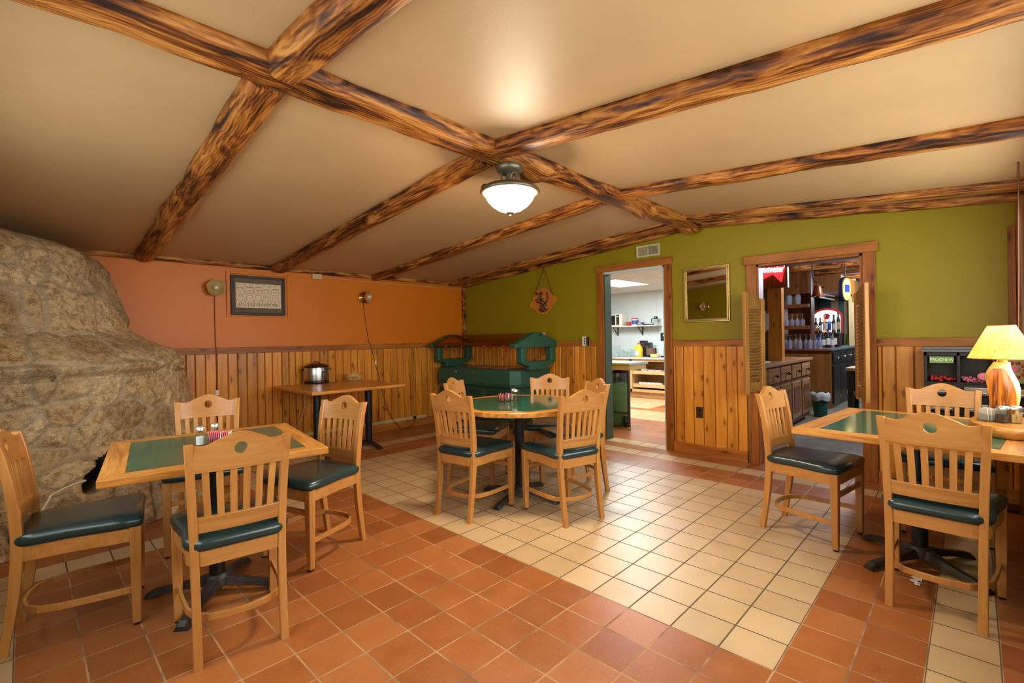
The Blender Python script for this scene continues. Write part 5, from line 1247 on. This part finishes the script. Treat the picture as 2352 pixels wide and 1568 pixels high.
MB().box((-.029, -.04, .09), (-.026, .04, .13)).box((-.029, -.045, -.10), (-.026, .045, -.07)).build('white_band', emit('sign_white', (240, 244, 255), 1.5), ps)
MB().tube([(0, 0, .18), (0, 0, BZ - c.z)], .006, 6).build('hanger', M['blackp'], ps)
c = on_x(1899, 738, 11.2); ar = thing('arch_sign', 'white arched sign with a red rim behind the bottles', 'sign', (11.2, c.y, c.z))
AP = [(.26 * math.cos(PI * k / 20), .10 + .17 * math.sin(PI * k / 20)) for k in range(21)] + [(-.26, -.25), (.26, -.25)]
MB().prism(AP, 0, .03, mat=tz).build('red_board', M['redp'], ar); MB().prism([(x * .88, z * .88 - .01) for x, z in AP], -.006, 0, mat=tz).build('white_face', emit('arch_white', (220, 232, 240), .8), ar)
MB().ball((-.008, .0, .10), (.004, .05, .06), 10).build('crest', M['redp'], ar); MB().box((-.009, -.12, -.04), (-.006, .12, -.01)).build('stripe', M['bluep'], ar)
MB().box((.0, -.3, -.26), (.06, .3, -.25)).tube([(.05, 0, -.25), (.05, 0, 1.0 - c.z)], .015, 8).build('stand', M['blackp'], ar)
a, b = on_x(1858, 612, 9.9), on_x(1932, 668, 9.9)
struct(MB().add([(9.9, a.y, a.z), (9.9, b.y, 2.26), (9.9, b.y, b.z), (9.9, a.y, b.z), (12.0, a.y, a.z), (12.0, b.y, 2.26), (12.0, b.y, b.z), (12.0, a.y, b.z)], [(0, 1, 2, 3), (4, 7, 6, 5), (0, 4, 5, 1), (1, 5, 6, 2), (2, 6, 7, 3), (3, 7, 4, 0)]).build('trim_18', M['barply']))
for k, (u, X) in enumerate(((1946, 11.6), (1957, 11.4), (1916, 11.9))):
    p = on_x(u, 750, X); struct(MB().box((X, p.y - .06, 1.001 if p.y > yb else 0), (X + .1, p.y + .05, BZ)).build('trim_%d' % (19 + k), M['cream']))
rk = thing('glass_rack', 'steel rods of a glass rack hanging behind the copper bell', 'rack', (0, 0, 0)); rr = MB()
for k in range(4):
    p, q = on_x(1882, 655 + 9 * k, 9.6), on_x(1916, 664 + 8 * k, 10.4); rr.tube([p, q], .014, 8)
rr.build('rods', M['steel'], rk); MB().tube([on_x(1899, 650, 10.0), on_x(1899, 612, 10.0)], .012, 8).build('hanger', M['steel'], rk)
tb = thing('teal_bin', 'small teal waste bin with a white bag beside the drawer cabinet', 'bin', (8.33, 1.66, 0))
MB().lathe([(.085, 0.005), (.11, .30)], 20).build('body', M['teal'], tb); b = MB(); b.loft([[((r + .008 * math.sin(7 * t_)) * math.cos(t_), (r + .008 * math.sin(7 * t_)) * math.sin(t_), z + .012 * math.sin(4 * t_)) for t_ in [2 * PI * k / 28 for k in range(28)]] for r, z in ((.118, .25), (.125, .30), (.12, .35), (.09, .37))], True, cap=False); b.build('bin_bag', M['wbag'], tb)
pt = thing('side_table', 'grey side table with a pale edge behind the right swing door', 'table', (8.0, .95, 0))
MB().box((-.25, -.4, .74), (.25, .30, .78)).build('table_top', M['cream'], pt, .004)
for x in (-.2, .2):
    for y in (-.34, .25): MB().box((x - .03, y - .03, 0), (x + .03, y + .03, .74)).build('leg', M['frame'], pt)

# ------------------------------------------------------------------ light
def area(name, loc, rot, sx, sy, power, col):
    l = bpy.data.lights.new(name, 'AREA'); l.shape = 'RECTANGLE'; l.size = sx; l.size_y = sy; l.energy = power; l.color = col
    o = bpy.data.objects.new(name, l); COL.objects.link(o); o.location = loc; o.rotation_euler = rot; return o
def point(name, loc, power, col, r=.03):
    l = bpy.data.lights.new(name, 'POINT'); l.energy = power; l.color = col; l.shadow_soft_size = r
    o = bpy.data.objects.new(name, l); COL.objects.link(o); o.location = loc; return o
DAY = (.94, .965, 1.0)
area('daylight_window_back', (XB - .09, (WB[0] + WB[1]) / 2, (WB[2] + WB[3]) / 2), (PI / 2, 0, -PI / 2), WB[1] - WB[0], WB[3] - WB[2], P_BACK, DAY)
area('daylight_window_near', ((WN[0] + WN[1]) / 2, YN - .09, (WN[2] + WN[3]) / 2), (PI / 2, 0, 0), WN[1] - WN[0], WN[3] - WN[2], P_NEAR, DAY)
area('kitchen_fluorescent', (7.59, 4.655, KZ - .02), (0, 0, 0), 1.1, .58, P_KIT, (.93, .98, 1.0))
area('kitchen_doorway_light', (6.0, 3.3, KZ - .02), (0, 0, 0), 1.1, .58, P_KIT * .6, (.93, .98, 1.0))  # unseen area light just inside the doorway, no fixture built for it
point('bar_light', (8.0, .7, 2.15), P_BAR, (.78, .82, 1.0), .15)
point('bar_light_far', (10.8, 1.0, 2.1), P_BAR * .8, (.78, .86, 1.0), .15)
W = bpy.data.worlds.new('World'); SC.world = W; W.use_nodes = True
bgn = W.node_tree.nodes['Background']; bgn.inputs[0].default_value = (.75, .86, 1.0, 1); bgn.inputs[1].default_value = .6

# ------------------------------------------------------------------ camera
cam = bpy.data.cameras.new('Camera'); co = bpy.data.objects.new('Camera', cam); COL.objects.link(co); SC.camera = co
cam.sensor_fit = 'HORIZONTAL'; cam.sensor_width = 36; cam.lens = FPX / 2352 * 36; cam.shift_y = VY / 2352; cam.clip_start = .02
co.location = (0, 0, CAM_H)
co.rotation_euler = Matrix((_R2, _U2, -_F)).transposed().to_euler()
vs_ = SC.view_settings; vs_.view_transform = 'Standard'; vs_.look = 'None'; vs_.gamma = 1; vs_.exposure = EXPO
try: vs_.use_curve_mapping = False
except Exception: pass
SC.cycles.use_denoising = True
SC.cycles.max_bounces = 10; SC.cycles.diffuse_bounces = 5; SC.cycles.glossy_bounces = 5; SC.cycles.transmission_bounces = 8; SC.cycles.transparent_max_bounces = 12
SC.cycles.caustics_reflective = False; SC.cycles.caustics_refractive = False
SC.cycles.sample_clamp_indirect = 6
